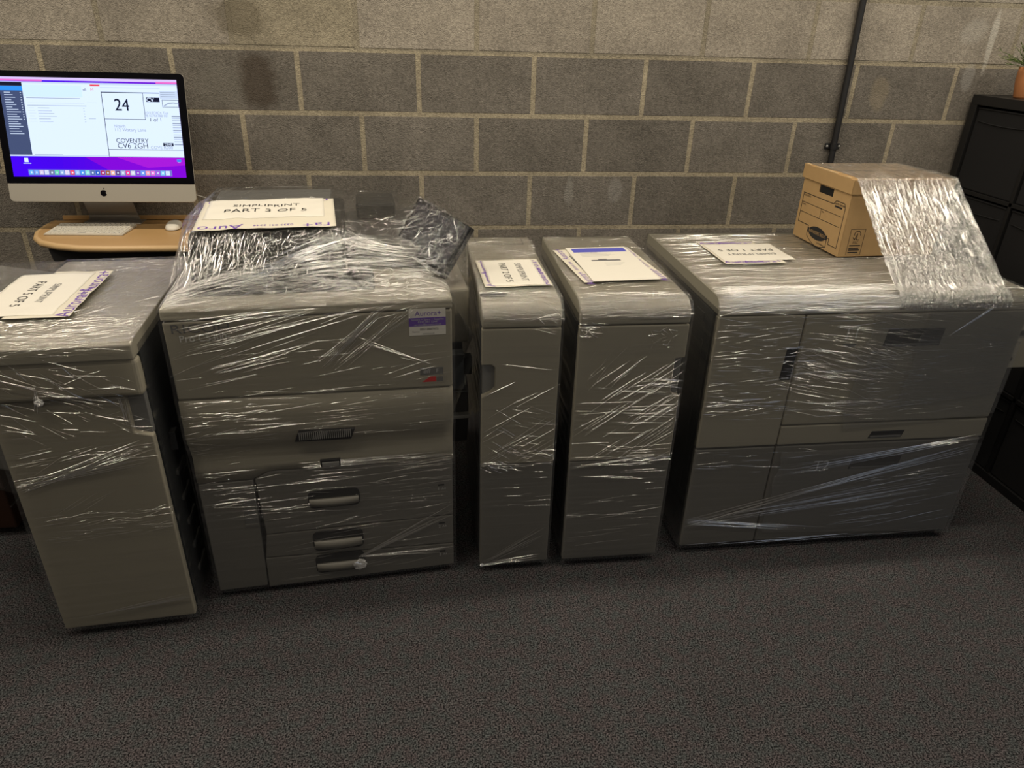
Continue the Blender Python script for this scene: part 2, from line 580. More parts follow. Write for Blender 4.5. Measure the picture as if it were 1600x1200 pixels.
def fan(mb, surf, rnd, a, b0, b1, n, rad, spread=0.01):
    for i in range(n):
        t = rnd.random()
        e = (b0[0] + (b1[0] - b0[0]) * t, b0[1] + (b1[1] - b0[1]) * t)
        s = (a[0] + rnd.uniform(-spread, spread), a[1] + rnd.uniform(-spread, spread))
        f0 = rnd.choice([0, 0, rnd.uniform(0, 0.5)]); f1 = rnd.uniform(max(0.5, f0 + 0.2), 1.0)
        p0 = (s[0] + (e[0] - s[0]) * f0, s[1] + (e[1] - s[1]) * f0)
        p1 = (s[0] + (e[0] - s[0]) * f1, s[1] + (e[1] - s[1]) * f1)
        l = math.dist(p0, p1)
        if l < 0.02: continue
        ridge(mb, surf, (p0[0] + p1[0]) / 2, (p0[1] + p1[1]) / 2, math.atan2(p1[1] - p0[1], p1[0] - p0[0]), l,
              rnd.uniform(*rad), rnd, curve=rnd.uniform(-0.02, 0.02))


def sweep_film(mb, surf, amp, fx, fs, seed, du=0.012, dv=0.006, m=None):
    nu = max(4, int((surf.x1 - surf.x0) / du)); nv = max(8, int(surf.L / dv))

    def fn(a, b):
        u = surf.x0 + a * (surf.x1 - surf.x0); v = b * surf.L
        P, n, _, _ = surf.at(u, v)
        h = noise.noise(Vector((u * fx, v * fs, seed))) + 0.5 * noise.noise(Vector((u * fx * 2.1 + v * 9, v * fs * 1.7, seed + 7)))
        return P + n * (amp * h)
    mb.grid(nu, nv, fn, m)


def side_film(mb, x, prof_fn, y0, y1, z0, z1, amp, seed, sign, m=None):
    """flat sheet on a side (plane x = const)"""
    nu = max(4, int((y1 - y0) / 0.02)); nv = max(4, int((z1 - z0) / 0.012))

    def fn(a, b):
        y = y0 + a * (y1 - y0); z = z0 + b * (z1 - z0)
        h = noise.noise(Vector((y * 3, z * 45, seed)))
        return (x + sign * amp * h, y, z)
    mb.grid(nu, nv, fn, m, flip=(sign > 0))


def knot(mb, c, r, rnd, m=None, squash=(1, 0.7, 0.8)):
    vs = []; fs = []
    nu, nv = 14, 10
    for j in range(nv + 1):
        th = math.pi * j / nv
        for i in range(nu):
            ph = 2 * math.pi * i / nu
            rr = r * (0.65 + 0.6 * rnd.random())
            vs.append((c[0] + rr * squash[0] * math.sin(th) * math.cos(ph), c[1] + rr * squash[1] * math.sin(th) * math.sin(ph), c[2] + rr * squash[2] * math.cos(th)))
    for j in range(nv):
        for i in range(nu):
            i2 = (i + 1) % nu
            fs.append((j * nu + i, j * nu + i2, (j + 1) * nu + i2, (j + 1) * nu + i))
    mb.add(vs, fs, m, False)


def newc():
    c = MB(); c.mid(M_FOLD)
    return c


def finish_creases(c, film, name='film_creases'):
    return c.build(name, M_FOLD, film, kind='stuff')


F_SIDE = film_mat('film_side', rot=(0, 0, 0), scale=(50, 4, 50), base=0.015, streak=0.06, crink=0.25, haze=0.012, bump=0.35)
F_FRONT = film_mat('film_front', rot=(0, R(-6), 0), scale=(2.2, 60, 95), base=0.02, streak=0.10, crink=0.12, haze=0.02, bump=0.35, rough=0.12)
F_TOP = film_mat('film_top', rot=(0, 0, 0), scale=(6, 210, 210), base=0.08, streak=0.42, crink=0.4, haze=0.01, bump=0.9, rough=0.07)
F_TENT = film_mat('film_tent', rot=(0, 0, R(20)), scale=(20, 110, 110), base=0.045, streak=0.24, crink=1.2, haze=0.012, bump=1.0, rough=0.06, cscale=100)
F_SHEET = film_mat('film_sheet', rot=(0, 0, 0), scale=(150, 22, 22), base=0.20, streak=0.40, crink=1.6, haze=0.03, bump=1.0, rough=0.05, cscale=190)

# ------------------------------------------------------------------ slim units and the big right-hand unit
def casters(parent, xs, ys, r=0.018):
    for x in xs:
        for y in ys:
            mb = MB()
            mb.tube([(x - 0.009, y, r), (x + 0.009, y, r)], r, M_RUBBER, seg=14)
            mb.box(x - 0.013, x + 0.013, y - 0.008, y + 0.008, r, 0.034, M_DARK)
            mb.build('caster', None, parent)


def cover_profile(D, zs, zt, rad=0.05, back=0.012):
    p = [(0.0, zs)]
    p += [(a, b) for a, b in arc(rad, zt - rad, rad, 180, 90, 10)]
    p += [(a, b) for a, b in arc(D - back, zt - back, back, 90, 0, 4)]
    p += [(D, zs)]
    return p


def unit_base(root, W, D, zt, zs, side_mat=M_DARK):
    """dark chassis between the covers, sitting on a base pan"""
    MB().box(0.010, W - 0.010, 0.022, D - 0.01, 0.034, zs + 0.03).build('chassis', side_mat, root)
    MB().prism(cover_profile(D, zs, zt), 'x', 0, W, smooth=True).build('top_cover', M_TOP, root, bevel=0.006, seg=3)


def film_around(root, surf, W, D, zt, seed, top_split, amp=0.0009, z_lo=0.03):
    mb = MB()
    sweep_film(mb, surf, amp, 4.0, 60.0, seed, m=F_FRONT)
    # faces that lie on the top cover use the top film material
    k = mb.mid(F_TOP)
    for i, f in enumerate(mb.f):
        c = sum(mb.v[j][2] for j in f) / 4; cy = sum(mb.v[j][1] for j in f) / 4
        if c > top_split: mb.mi[i] = k
    x0, x1 = surf.x0, surf.x1
    side_film(mb, x0, None, -0.004, D, z_lo, zt - 0.03, 0.004, seed + 2, -1, m=F_SIDE)
    side_film(mb, x1, None, -0.004, D, z_lo, zt - 0.03, 0.004, seed + 3, 1, m=F_SIDE)
    return mb.build('stretch_wrap', None, root)


def wrap_surface(W, D, zt, rad=0.05, off=0.005, z0=0.03, x_off=0.005):
    p = [(-off, z0), (-off, zt - rad)]
    p += arc(rad, zt - rad, rad + off, 180, 90, 10)[1:]
    p += [(D - 0.02, zt + off)] + arc(D - 0.02, zt - 0.02, 0.02 + off, 90, 0, 3)[1:] + [(D + off, zt - 0.25)]
    return Sweep(p, -x_off, W + x_off)


# ---- slim unit with the dark latch (second from the left of the two slim ones is wider)
def slim_unit(name, loc, W, D, zt, zs, notch_side, notch, label, seed, latch):
    root = thing(name, loc, 0, label, 'print finishing unit')
    unit_base(root, W, D, zt, zs)
    nz0, nz1, nw = notch
    g = 0.0035
    z_top = zs - g
    # front door with a grip notch cut out of one edge
    if notch_side == 'L':
        poly = [(0, 0.437), (W, 0.437), (W, z_top), (0, z_top), (0, nz1), (nw - 0.01, nz1), (nw, nz1 - 0.01), (nw, nz0 + 0.012), (nw - 0.012, nz0), (0, nz0 - 0.015)]
        rx = (0.004, nw + 0.002)
    else:
        poly = [(0, 0.437), (W, 0.437), (W, nz0 - 0.012), (W - nw + 0.01, nz0 - 0.006), (W - nw, nz0 + 0.006), (W - nw, nz1), (W, nz1 + 0.004), (W, z_top), (0, z_top)]
        rx = (W - nw - 0.002, W - 0.004)
    MB().prism(poly, 'y', 0.0, 0.024).build('front_door', M_BODY, root, bevel=0.004, seg=3)
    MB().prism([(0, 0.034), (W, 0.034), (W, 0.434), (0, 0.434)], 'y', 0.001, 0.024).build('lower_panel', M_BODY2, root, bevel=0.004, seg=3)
    gm = MB(); gm.box(rx[0], rx[1], 0.016, 0.06, nz0 - 0.014, nz1 + 0.002)
    gm.build('grip_recess', M_RECESS, root, bevel=0.002)
    # side skins
    for s, x0 in (('l', 0.0), ('r', W - 0.012)):
        sm = MB()
        sm.box(x0, x0 + 0.012, 0.05, D, 0.05, zs - 0.004)
        for k in range(6):
            zz = 0.2 + 0.11 * k
            sm.box(x0 - (0.0015 if s == 'l' else -0.012), x0 + (0.0 if s == 'l' else 0.0135), 0.12, D - 0.1, zz, zz + 0.012)
        sm.build('side_panel', M_SIDE, root, bevel=0.002)
    casters(root, (0.035, W - 0.035), (0.07, D - 0.07))
    if latch:
        lm = MB()
        c = arc(0.018, 0.075, 0.017, 90, 270, 8)
        c2 = arc(0.062, 0.075, 0.017, -90, 90, 8)
        lm.prism([(a, b) for a, b in c + c2], 'z', zt - 0.002, zt + 0.004)
        lm.build('latch_window', M_DARK, root, bevel=0.001)
        # faint outlined recess in the rear of the cover
        rm = MB()
        rm.box(0.03, W - 0.03, D - 0.10, D - 0.096, zt, zt + 0.0012)
        rm.box(0.03, 0.033, D - 0.10, D - 0.03, zt, zt + 0.0012)
        rm.box(W - 0.033, W - 0.03, D - 0.10, D - 0.03, zt, zt + 0.0012)
        rm.build('cover_seam', M_RECESS, root)
    surf = wrap_surface(W, D, zt)
    fl = film_around(root, surf, W, D, zt, seed, zs + 0.02)
    return root, surf, fl


rnd = random.Random(11)
u3, s3, f3 = slim_unit('slim_finishing_unit', (1.503, -1.127, 0), 0.232, 0.70, 0.975, 0.902, 'L', (0.695, 0.785, 0.040),
                       'narrowest wrapped beige print unit, third machine from the left, dark oval window on its top', 3, True)
u4, s4, f4 = slim_unit('finishing_unit', (1.787, -1.130, 0), 0.333, 0.70, 0.975, 0.905, 'R', (0.675, 0.79, 0.030),
                       'wrapped beige unit carrying a blue-headed printed sheet, left of the widest machine', 9, False)

# creases on the narrow unit
c = newc()
ridges(c, s3, rnd, 45, 0, .23, 0.90, 1.02, 0, 12, (0.02, 0.10), (0.0004, 0.001))
ridges(c, s3, rnd, 60, 0, .23, 1.0, 1.6, 5, 16, (0.02, 0.08), (0.0003, 0.0008))
ridges(c, s3, rnd, 14, 0, .23, 0.42, 0.66, 33, 4, (0.08, 0.20), (0.0006, 0.0011), 0.01)
ridges(c, s3, rnd, 16, 0.03, .23, 0.42, 0.60, -22, 10, (0.03, 0.10), (0.0005, 0.0009))
ridges(c, s3, rnd, 24, 0.0, .12, 0.385, 0.42, -18, 18, (0.015, 0.05), (0.0007, 0.0014))
ridges(c, s3, rnd, 20, 0.12, .23, 0.40, 0.46, 5, 25, (0.015, 0.05), (0.0006, 0.0012))
ridges(c, s3, rnd, 10, 0.0, .23, 0.24, 0.38, 0, 4, (0.02, 0.10), (0.0005, 0.0009))
fan(c, s3, rnd, (0.01, 0.01), (0.22, 0.10), (0.22, 0.17), 14, (0.0006, 0.0013))
fan(c, s3, rnd, (0.01, 0.006), (0.22, 0.01), (0.22, 0.05), 10, (0.0006, 0.0013))
fan(c, s3, rnd, (0.012, 0.655), (0.14, 0.72), (0.15, 0.73), 3, (0.0008, 0.0012), 0.002)
fan(c, s3, rnd, (0.22, 0.735), (0.06, 0.76), (0.06, 0.76), 2, (0.0007, 0.001), 0.002)
ridges(c, s3, rnd, 8, 0.16, .23, 0.86, 0.95, -35, 12, (0.03, 0.07), (0.0005, 0.001))
knot(c, (0.006, -0.007, 0.036), 0.007, rnd, M_KNOT)
finish_creases(c, f3)

# creases on the wider slim unit
c = newc()
ridges(c, s4, rnd, 90, 0, .333, 0.90, 1.0, 0, 8, (0.02, 0.13), (0.0004, 0.0011))
ridges(c, s4, rnd, 90, 0, .333, 1.0, 1.62, 8, 20, (0.02, 0.08), (0.0003, 0.0008))
ridges(c, s4, rnd, 34, 0.02, .333, 0.40, 0.74, 36, 3, (0.05, 0.22), (0.0005, 0.001), 0.01)
ridges(c, s4, rnd, 26, 0.0, .333, 0.30, 0.66, -1, 3, (0.04, 0.25), (0.0005, 0.0009), 0.02)
ridges(c, s4, rnd, 34, 0.17, .333, 0.40, 0.425, 3, 12, (0.02, 0.06), (0.0006, 0.0012))
ridges(c, s4, rnd, 14, 0.20, .31, 0.66, 0.70, -3, 8, (0.02, 0.08), (0.0006, 0.0011))
ridges(c, s4, rnd, 18, 0.0, .333, 0.06, 0.30, 3, 3, (0.03, 0.14), (0.0004, 0.0008), 0.02)
ridges(c, s4, rnd, 26, 0.0, .07, 0.84, 0.885, -20, 35, (0.012, 0.04), (0.0006, 0.0012))
ridges(c, s4, rnd, 16, 0.21, .30, 0.80, 0.86, 20, 40, (0.012, 0.035), (0.0005, 0.001))
ridges(c, s4, rnd, 10, 0.04, .20, 0.68, 0.80, 50, 10, (0.03, 0.09), (0.0004, 0.0009))
fan(c, s4, rnd, (0.006, 0.385), (0.30, 0.42), (0.32, 0.43), 10, (0.0005, 0.001))
finish_creases(c, f4)

# ---- wide unit on the right
W5, D5, ZT5, ZS5 = 1.038, 0.745, 0.966, 0.914
u5 = thing('paper_feed_cabinet', (2.219, -1.100, 0), 0,
           'widest wrapped beige machine at the right end, cardboard box standing on its top', 'printer cabinet')
unit_base(u5, W5, D5, ZT5, ZS5)
G = 0.003
XS = 0.283  # vertical split
MB().prism([(0, 0.443), (XS - G, 0.443), (XS - G, ZS5 - G), (0, ZS5 - G)], 'y', 0, 0.024).build('left_door', M_BODY, u5, bevel=0.006, seg=3)
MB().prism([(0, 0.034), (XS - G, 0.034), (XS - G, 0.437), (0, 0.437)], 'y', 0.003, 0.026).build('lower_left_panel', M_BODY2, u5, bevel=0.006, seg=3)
MB().prism([(XS, 0.520), (W5, 0.520), (W5, ZS5 - G), (XS, ZS5 - G)], 'y', 0, 0.024).build('drawer_front', M_BODY, u5, bevel=0.006, seg=3)
MB().prism([(XS, 0.443), (W5, 0.443), (W5, 0.515), (XS, 0.515)], 'y', 0, 0.024).build('drawer_front', M_BODY, u5, bevel=0.005, seg=3)
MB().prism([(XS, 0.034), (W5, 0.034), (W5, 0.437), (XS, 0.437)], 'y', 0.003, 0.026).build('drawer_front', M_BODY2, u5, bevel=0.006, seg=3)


def grip(parent, x0, x1, z0, z1, name='drawer_handle', y=0.0, dark=M_DARK, lip=None, taper=0.012):
    mb = MB()
    # hollow with a frame: dark pocket standing 1 mm proud, with a sloped inner floor
    mb.prism([(x0, z0), (x1 - taper * 0.4, z0), (x1, z1), (x0 + taper * 0.5, z1)], 'y', y - 0.0015, y + 0.004, dark)
    mb.prism([(x0 + 0.006, z0 + 0.003), (x1 - 0.012, z0 + 0.003), (x1 - 0.012, z0 + 0.010), (x0 + 0.006, z0 + 0.010)], 'y', y - 0.004, y, lip or dark)
    return mb.build(name, None, parent, bevel=0.0012)


grip(u5, 0.562, 0.762, 0.797, 0.858, lip=M_RECESS)
grip(u5, 0.605, 0.735, 0.456, 0.483, lip=M_RECESS, taper=0.02)
grip(u5, 0.568, 0.758, 0.330, 0.378, lip=M_RECESS, y=0.003)
grip(u5, 0.236, 0.278, 0.690, 0.800, name='door_handle', lip=M_RECESS)
lt = MB()
lt.text('T1', 0.055, TM(0.445, -0.0015, 0.846, 90), M_PALE)
lt.build('tray_marking', None, u5)
lt = MB()
lt.text('T2', 0.055, TM(0.465, 0.0015, 0.350, 90), M_PALE)
lt.build('tray_marking', None, u5)
MB().box(0.425, 0.470, -0.0012, 0.001, 0.800, 0.812, M_RECESS).build('paper_gauge', None, u5)
MB().box(0.440, 0.492, 0.0018, 0.004, 0.318, 0.326, M_RECESS).build('paper_gauge', None, u5)
# left flank: black side with ribs, film tied round
sm = MB()
sm.box(0.0, 0.010, 0.04, D5, 0.05, ZS5 - 0.004)
for k in range(6):
    sm.box(-0.004, 0.0, 0.10 + 0.1 * k, 0.16 + 0.1 * k, 0.86, 0.885)
sm.box(-0.003, 0.0, 0.08, 0.10, 0.1, 0.8)
sm.box(-0.003, 0.0, 0.5, 0.6, 0.3, 0.7)
sm.build('side_panel', M_SIDE, u5, bevel=0.002)
MB().box(W5 - 0.01, W5, 0.04, D5, 0.05, ZS5 - 0.004).build('side_panel', M_BODY, u5, bevel=0.002)
casters(u5, (0.05, W5 - 0.05), (0.07, D5 - 0.07), 0.018)
# side guide that sticks out on the right
sg = MB()
sg.box(W5 + 0.001, W5 + 0.22, 0.10, 0.62, 0.655, 0.86, M_BODY)
sg.box(W5 + 0.01, W5 + 0.20, 0.094, 0.10, 0.78, 0.80, M_DARK)
sg.box(W5 + 0.03, W5 + 0.10, 0.094, 0.10, 0.685, 0.70, M_DARK)
sg.build('side_tray', None, u5, bevel=0.008)
s5 = wrap_surface(W5, D5, ZT5)
f5 = film_around(u5, s5, W5, D5, ZT5, 21, ZS5 + 0.01)
# further turns of film over the right-hand part of the front
F_EXTRA = film_mat('film_layers', rot=(0, R(-8), 0), scale=(3, 60, 80), base=0.02, streak=0.10, crink=0.3, haze=0.04, bump=0.5, rough=0.10)
xl = MB()
for (xa, xb, za, zb, off_) in ((0.50, W5 + 0.004, 0.52, 0.93, 0.0075), (0.68, W5 + 0.004, 0.60, 0.93, 0.0095), (0.30, W5 + 0.004, 0.06, 0.42, 0.0075)):
    def fe_(a, b_, xa=xa, xb=xb, za=za, zb=zb, off_=off_):
        e = 0.03 * noise.noise(Vector((b_ * 4, xa, 1)))
        return (xa + (1 - a) * e + a * (xb - xa), -off_ - 0.0006 * noise.noise(Vector((a * 3, b_ * 30, 4))), za + b_ * (zb - za) + 0.04 * (a - 0.5) * (1 if za > 0.5 else -1) * (1 - b_))
    xl.grid(40, 50, fe_)
xl.build('film_layer', F_EXTRA, f5)
c = newc()
ridges(c, s5, rnd, 520, 0, W5, 0.895, 1.02, 1, 5, (0.03, 0.20), (0.0004, 0.0013), 0.03)
ridges(c, s5, rnd, 480, 0, W5, 1.0, 1.62, 2, 9, (0.03, 0.22), (0.0004, 0.0011), 0.03)
ridges(c, s5, rnd, 120, 0, 0.33, 0.52, 0.88, 1, 5, (0.01, 0.10), (0.0004, 0.0009))
ridges(c, s5, rnd, 170, 0.30, W5, 0.52, 0.88, -9, 6, (0.04, 0.24), (0.0004, 0.0010), 0.03)
ridges(c, s5, rnd, 60, 0.30, 0.62, 0.66, 0.76, -18, 4, (0.05, 0.16), (0.0006, 0.0012), 0.02)
ridges(c, s5, rnd, 110, 0.55, W5, 0.50, 0.80, 0, 6, (0.02, 0.14), (0.0003, 0.0007))
ridges(c, s5, rnd, 18, 0.0, 0.28, 0.55, 0.60, 2, 6, (0.03, 0.09), (0.0006, 0.0013))
ridges(c, s5, rnd, 22, 0.0, 0.50, 0.30, 0.40, 0, 4, (0.03, 0.12), (0.0004, 0.0010))
fan(c, s5, rnd, (0.02, 0.115), (1.02, 0.40), (1.03, 0.36), 20, (0.0006, 0.0014), 0.02)
fan(c, s5, rnd, (0.02, 0.11), (0.95, 0.30), (1.03, 0.20), 16, (0.0005, 0.0012), 0.02)
fan(c, s5, rnd, (1.03, 0.42), (0.30, 0.28), (0.25, 0.33), 16, (0.0006, 0.0014), 0.01)
fan(c, s5, rnd, (0.02, 0.12), (0.50, 0.035), (0.62, 0.05), 20, (0.0005, 0.0012), 0.02)
ridges(c, s5, rnd, 40, 0.55, 1.0, 0.06, 0.30, 6, 3, (0.04, 0.22), (0.0004, 0.0011), 0.02)
ridges(c, s5, rnd, 16, 0.02, 0.98, 0.005, 0.02, 1, 2, (0.08, 0.22), (0.0008, 0.0016), 0.02)
fan(c, s5, rnd, (0.975, 0.955), (0.78, 0.79), (0.76, 0.80), 7, (0.0009, 0.0018), 0.004)
finish_creases(c, f5)

# ------------------------------------------------------------------ cardboard storage box
M_CARD = mat('cardboard', (0.50, 0.325, 0.15), 0.75, noise_amt=0.07, noise_scale=30, bump=0.15, bump_scale=350)
M_CARD2 = mat('cardboard_edge', (0.62, 0.44, 0.24), 0.8)
BA = R(2.2)
bx = thing('storage_box', (2.797, -0.722, ZT5 + 0.010), BA, 'brown cardboard storage box with lid and oval hand hole, on the widest machine', 'box')
BW, BD, BH = 0.372, 0.305, 0.266
body = MB()
body.box(0.003, BW, 0.0, BD, 0, BH - 0.02, M_CARD)
body.build('box_body', None, bx, bevel=0.002)
# end wall with an oblong hand hole (the end faces left)
zc = 0.196
hh = MB()
y0h, y1h = 0.105, 0.195
t = 0.003
hh.box(0, t, 0.0, y0h, 0, BH - 0.02, M_CARD); hh.box(0, t, y1h, BD, 0, BH - 0.02, M_CARD)
hh.box(0, t, y0h, y1h, 0, zc - 0.010, M_CARD); hh.box(0, t, y0h, y1h, zc + 0.017, BH - 0.02, M_CARD)
hh.build('end_panel', None, bx)
MB().box(0.0026, 0.0034, y0h, y1h, zc - 0.010, zc + 0.017).build('hand_hole', M_GAP, bx)
lid = MB()
o_ = 0.007
lid.box(-o_, BW + o_, -o_, BD + o_, BH - 0.002, BH + 0.001, M_CARD)
for (a0, a1, b0, b1) in ((-o_, -o_ + 0.003, -o_, BD + o_), (BW + o_ - 0.003, BW + o_, -o_, BD + o_), (-o_, BW + o_, -o_, -o_ + 0.003), (-o_, BW + o_, BD + o_ - 0.003, BD + o_)):
    lid.box(a0, a1, b0, b1, BH - 0.048, BH, M_CARD)
# folded-over flap along the end edge of the lid
for (b0, b1) in ((0.02, 0.05), (0.10, 0.235), (0.27, BD)):
    lid.box(-o_, 0.004, b0, b1, BH, BH + 0.004, M_CARD2)
lid.build('box_lid', None, bx, bevel=0.0012)


def stroke(mb, pts, wd, fn, m):
    """flat ink line; pts in a 2D frame, fn maps to 3D"""
    for i in range(len(pts) - 1):
        a, b_ = Vector(pts[i]), Vector(pts[i + 1])
        d = (b_ - a)
        if d.length < 1e-6: continue
        d.normalize(); n = Vector((-d.y, d.x)) * wd / 2; e = d * wd / 2
        q = [a - n - e, b_ - n + e, b_ + n + e, a + n - e]
        mb.add([fn(p.x, p.y) for p in q], [(0, 1, 2, 3)], m)


pr = MB()
# end face frame: s runs left to right as seen (from the far end to the near end), t upward
fe = lambda s, t: (-0.0006, BD - s, t * 0.90)
S = 0.0028
stroke(pr, [(0.018, 0.185), (0.215, 0.185), (0.228, 0.200), (0.278, 0.200), (0.287, 0.185), (0.287, 0.028), (0.235, 0.028)], S, fe, M_INK)
stroke(pr, [(0.018, 0.185), (0.018, 0.065), (0.092, 0.065), (0.092, 0.025)], S, fe, M_INK)
stroke(pr, [(0.235, 0.028), (0.235, 0.050), (0.222, 0.050), (0.222, 0.012)], S, fe, M_INK)
stroke(pr, [(0.092 + 0.13 * k / 8, 0.025 - 0.020 * math.sin(math.pi * k / 8) - 0.013 * k / 8) for k in range(9)], S, fe, M_INK)
stroke(pr, [(0.018, 0.148), (0.275, 0.148)], S * 0.7, fe, M_INK)
stroke(pr, [(0.018, 0.108), (0.275, 0.108)], S * 0.7, fe, M_INK)
stroke(pr, [(0.150, 0.148), (0.150, 0.108)], S * 0.7, fe, M_INK)
EF = Matrix(((0, 0, -1, -0.0008), (-1, 0, 0, 0), (0, 1, 0, 0), (0, 0, 0, 1)))


def EM(s, t, rz=0):
    return EF_at(s, t) @ Euler((0, 0, R(rz))).to_matrix().to_4x4()


def EF_at(s, t, d=0.0008):
    # local X -> -Y (rightwards as seen from the left), local Y -> +Z, local Z -> -X
    return Matrix(((0, 0, -1, -d), (-1, 0, 0, BD - s), (0, 1, 0, t * 0.90), (0, 0, 0, 1)))


oval = [(0.157 + 0.058 * math.cos(a), 0.048 + 0.026 * math.sin(a)) for a in [2 * math.pi * k / 24 for k in range(24)]]
pr.add([fe(*p) for p in oval], [tuple(range(24))], M_INK)
pr.box(-0.0012, -0.0005, BD - 0.222, BD - 0.092, 0.036, 0.052, M_INK)
pr.text('BANKERS BOX', 0.0165, EF_at(0.157, 0.049, 0.0016), M_CARD, sx=1.0)
pr.text('by Fellowes', 0.010, EF_at(0.190, 0.014, 0.0009), M_INK)
pr.text('CONTENTS', 0.009, EF_at(0.045, 0.176), M_INK)
pr.text('DATE', 0.009, EF_at(0.035, 0.139), M_INK)
pr.text('No', 0.009, EF_at(0.162, 0.139), M_INK)
pr.text('Earth Series', 0.013, EF_at(0.252, 0.190), M_INK)
pr.box(-0.0009, -0.0005, BD - 0.27, BD - 0.225, 0.158, 0.164, M_INK)
# certification panel on the long front face
ff = lambda s, t: (s, -0.0007, t)
stroke(pr, [(0.030, 0.006), (0.030, 0.098), (0.085, 0.098), (0.085, 0.006), (0.030, 0.006)], 0.0014, ff, M_INK)
stroke(pr, [(0.044, 0.068), (0.050, 0.060), (0.058, 0.082)], 0.0026, ff, M_INK)
stroke(pr, [(0.058 + 0.012 * math.cos(a), 0.080 + 0.011 * math.sin(a)) for a in [R(200 - 24 * k) for k in range(10)]], 0.0022, ff, M_INK)
stroke(pr, [(0.058, 0.082), (0.058, 0.060), (0.067, 0.060)], 0.0022, ff, M_INK)
pr.text('FSC', 0.013, TM(0.057, -0.0009, 0.050, 90), M_INK)
for k, t_ in enumerate((0.038, 0.028, 0.022, 0.013)):
    pr.box(0.036, 0.078 - 0.004 * (k % 2), -0.0009, -0.0003, t_, t_ + 0.0035, M_INK)
pr.build('box_print', None, bx)

# film draped over the box and pulled down to the front edge of the machine
lz = ZT5 + 0.010 + BH + 0.006
shp = [(-0.415, lz + 0.000), (-0.60, lz + 0.004), (-0.735, lz + 0.002)]
x0s, x1s = 2.792, 3.172


class Drape:
    def __init__(self):
        # centre line in world YZ, from the back of the lid over its front edge and down to the machine
        self.p = [(-0.43, lz), (-0.60, lz + 0.003), (-0.7365, lz + 0.002), (-0.748, lz - 0.008)]
        n = 12
        for k in range(1, n + 1):
            t = k / n
            self.p.append((-0.748 - (1.062 - 0.748) * t, lz - 0.008 - (lz - 0.008 - 0.984) * (t ** 0.93)))
        self.p += [(-1.085, 0.978), (-1.103, 0.966), (-1.1115, 0.945), (-1.1118, 0.925)]
        self.s = path_len(self.p); self.L = self.s[-1]
        self.x0 = x0s; self.x1 = x1s

    def at(self, u, v):
        v = min(max(v, 0.0), self.L - 1e-6)
        k = 0
        while k < len(self.s) - 2 and self.s[k + 1] < v: k += 1
        t = (v - self.s[k]) / (self.s[k + 1] - self.s[k])
        a, b_ = self.p[k], self.p[k + 1]
        y = a[0] + (b_[0] - a[0]) * t; z = a[1] + (b_[1] - a[1]) * t
        d = Vector((0, b_[0] - a[0], b_[1] - a[1])).normalized()
        n = Vector((0, d.z, -d.y))
        if n.z < 0 and abs(d.z) < 0.9: n = -n
        if n.y > 0: n = -n
        # slight skew with the box on the lid
        xx = u + 0.03 * max(0.0, (y + 0.75))  * -1
        yy = y + (u - x0s) * 0.038 * max(0.0, min(1.0, 1 - (v - 0.34) / 0.3)) if v > 0 else y
        return Vector((xx, yy, z)), n, Vector((1, 0, 0)), d


dr = Drape()
sheet = MB()
rs = random.Random(4)


def sheet_fn(a, b_):
    v = b_ * dr.L
    edge = 0.004 * noise.noise(Vector((v * 60, 1.3, 0))) + 0.003 * noise.noise(Vector((v * 140, 2.3, 0)))
    u = x0s + a * (x1s - x0s)
    if a < 0.001: u += edge
    if a > 0.999: u -= 0.001
    P, n, _, _ = dr.at(u, v)
    hang = max(0.0, min(1.0, (v - 0.33) * 8)) * max(0.0, min(1.0, (dr.L - 0.07 - v) * 12))
    h = noise.noise(Vector((u * 110, v * 6, 5))) + 0.7 * hang * noise.noise(Vector((u * 80, v * 60, 9)))
    return P + n * (0.0012 + (0.0006 + 0.0018 * hang) * h)


sheet.grid(190, 240, sheet_fn, F_SHEET)
sh = sheet.build('stretch_film_sheet', F_SHEET)
tag(sh, 'loose crinkled clear film sheet hanging from the cardboard box lid to the machine edge', 'plastic film')
c = newc()
ridges(c, dr, rs, 26, x0s, x1s, 0.01, 0.31, 84, 5, (0.05, 0.25), (0.0003, 0.0006), 0.01)
ridges(c, dr, rs, 190, x0s, x1s, 0.335, 0.48, 88, 5, (0.02, 0.10), (0.0004, 0.0013), 0.03)
ridges(c, dr, rs, 760, x0s, x1s, 0.36, dr.L - 0.05, 80, 35, (0.008, 0.035), (0.0005, 0.0014), 0.3)
ridges(c, dr, rs, 90, x0s, x1s, 0.40, dr.L - 0.06, 88, 6, (0.05, 0.14), (0.0004, 0.0012), 0.03)
ridges(c, dr, rs, 70, x0s, x0s + 0.012, 0.34, dr.L - 0.03, 60, 50, (0.006, 0.02), (0.0006, 0.0016), 0.3)
ridges(c, dr, rs, 20, x0s, x1s, dr.L - 0.08, dr.L - 0.02, 88, 20, (0.01, 0.05), (0.0003, 0.0007), 0.1)
c.build('film_creases', M_FOLD, sh, kind='stuff')

# ------------------------------------------------------------------ left finisher
LA = R(4.0)
u1 = thing('finisher_unit', (0.250, -1.295, 0), LA, 'leftmost wrapped beige machine, crumpled PART 5 OF 5 sheet on its top', 'print finishing unit')
W1, D1 = 0.366, 0.695
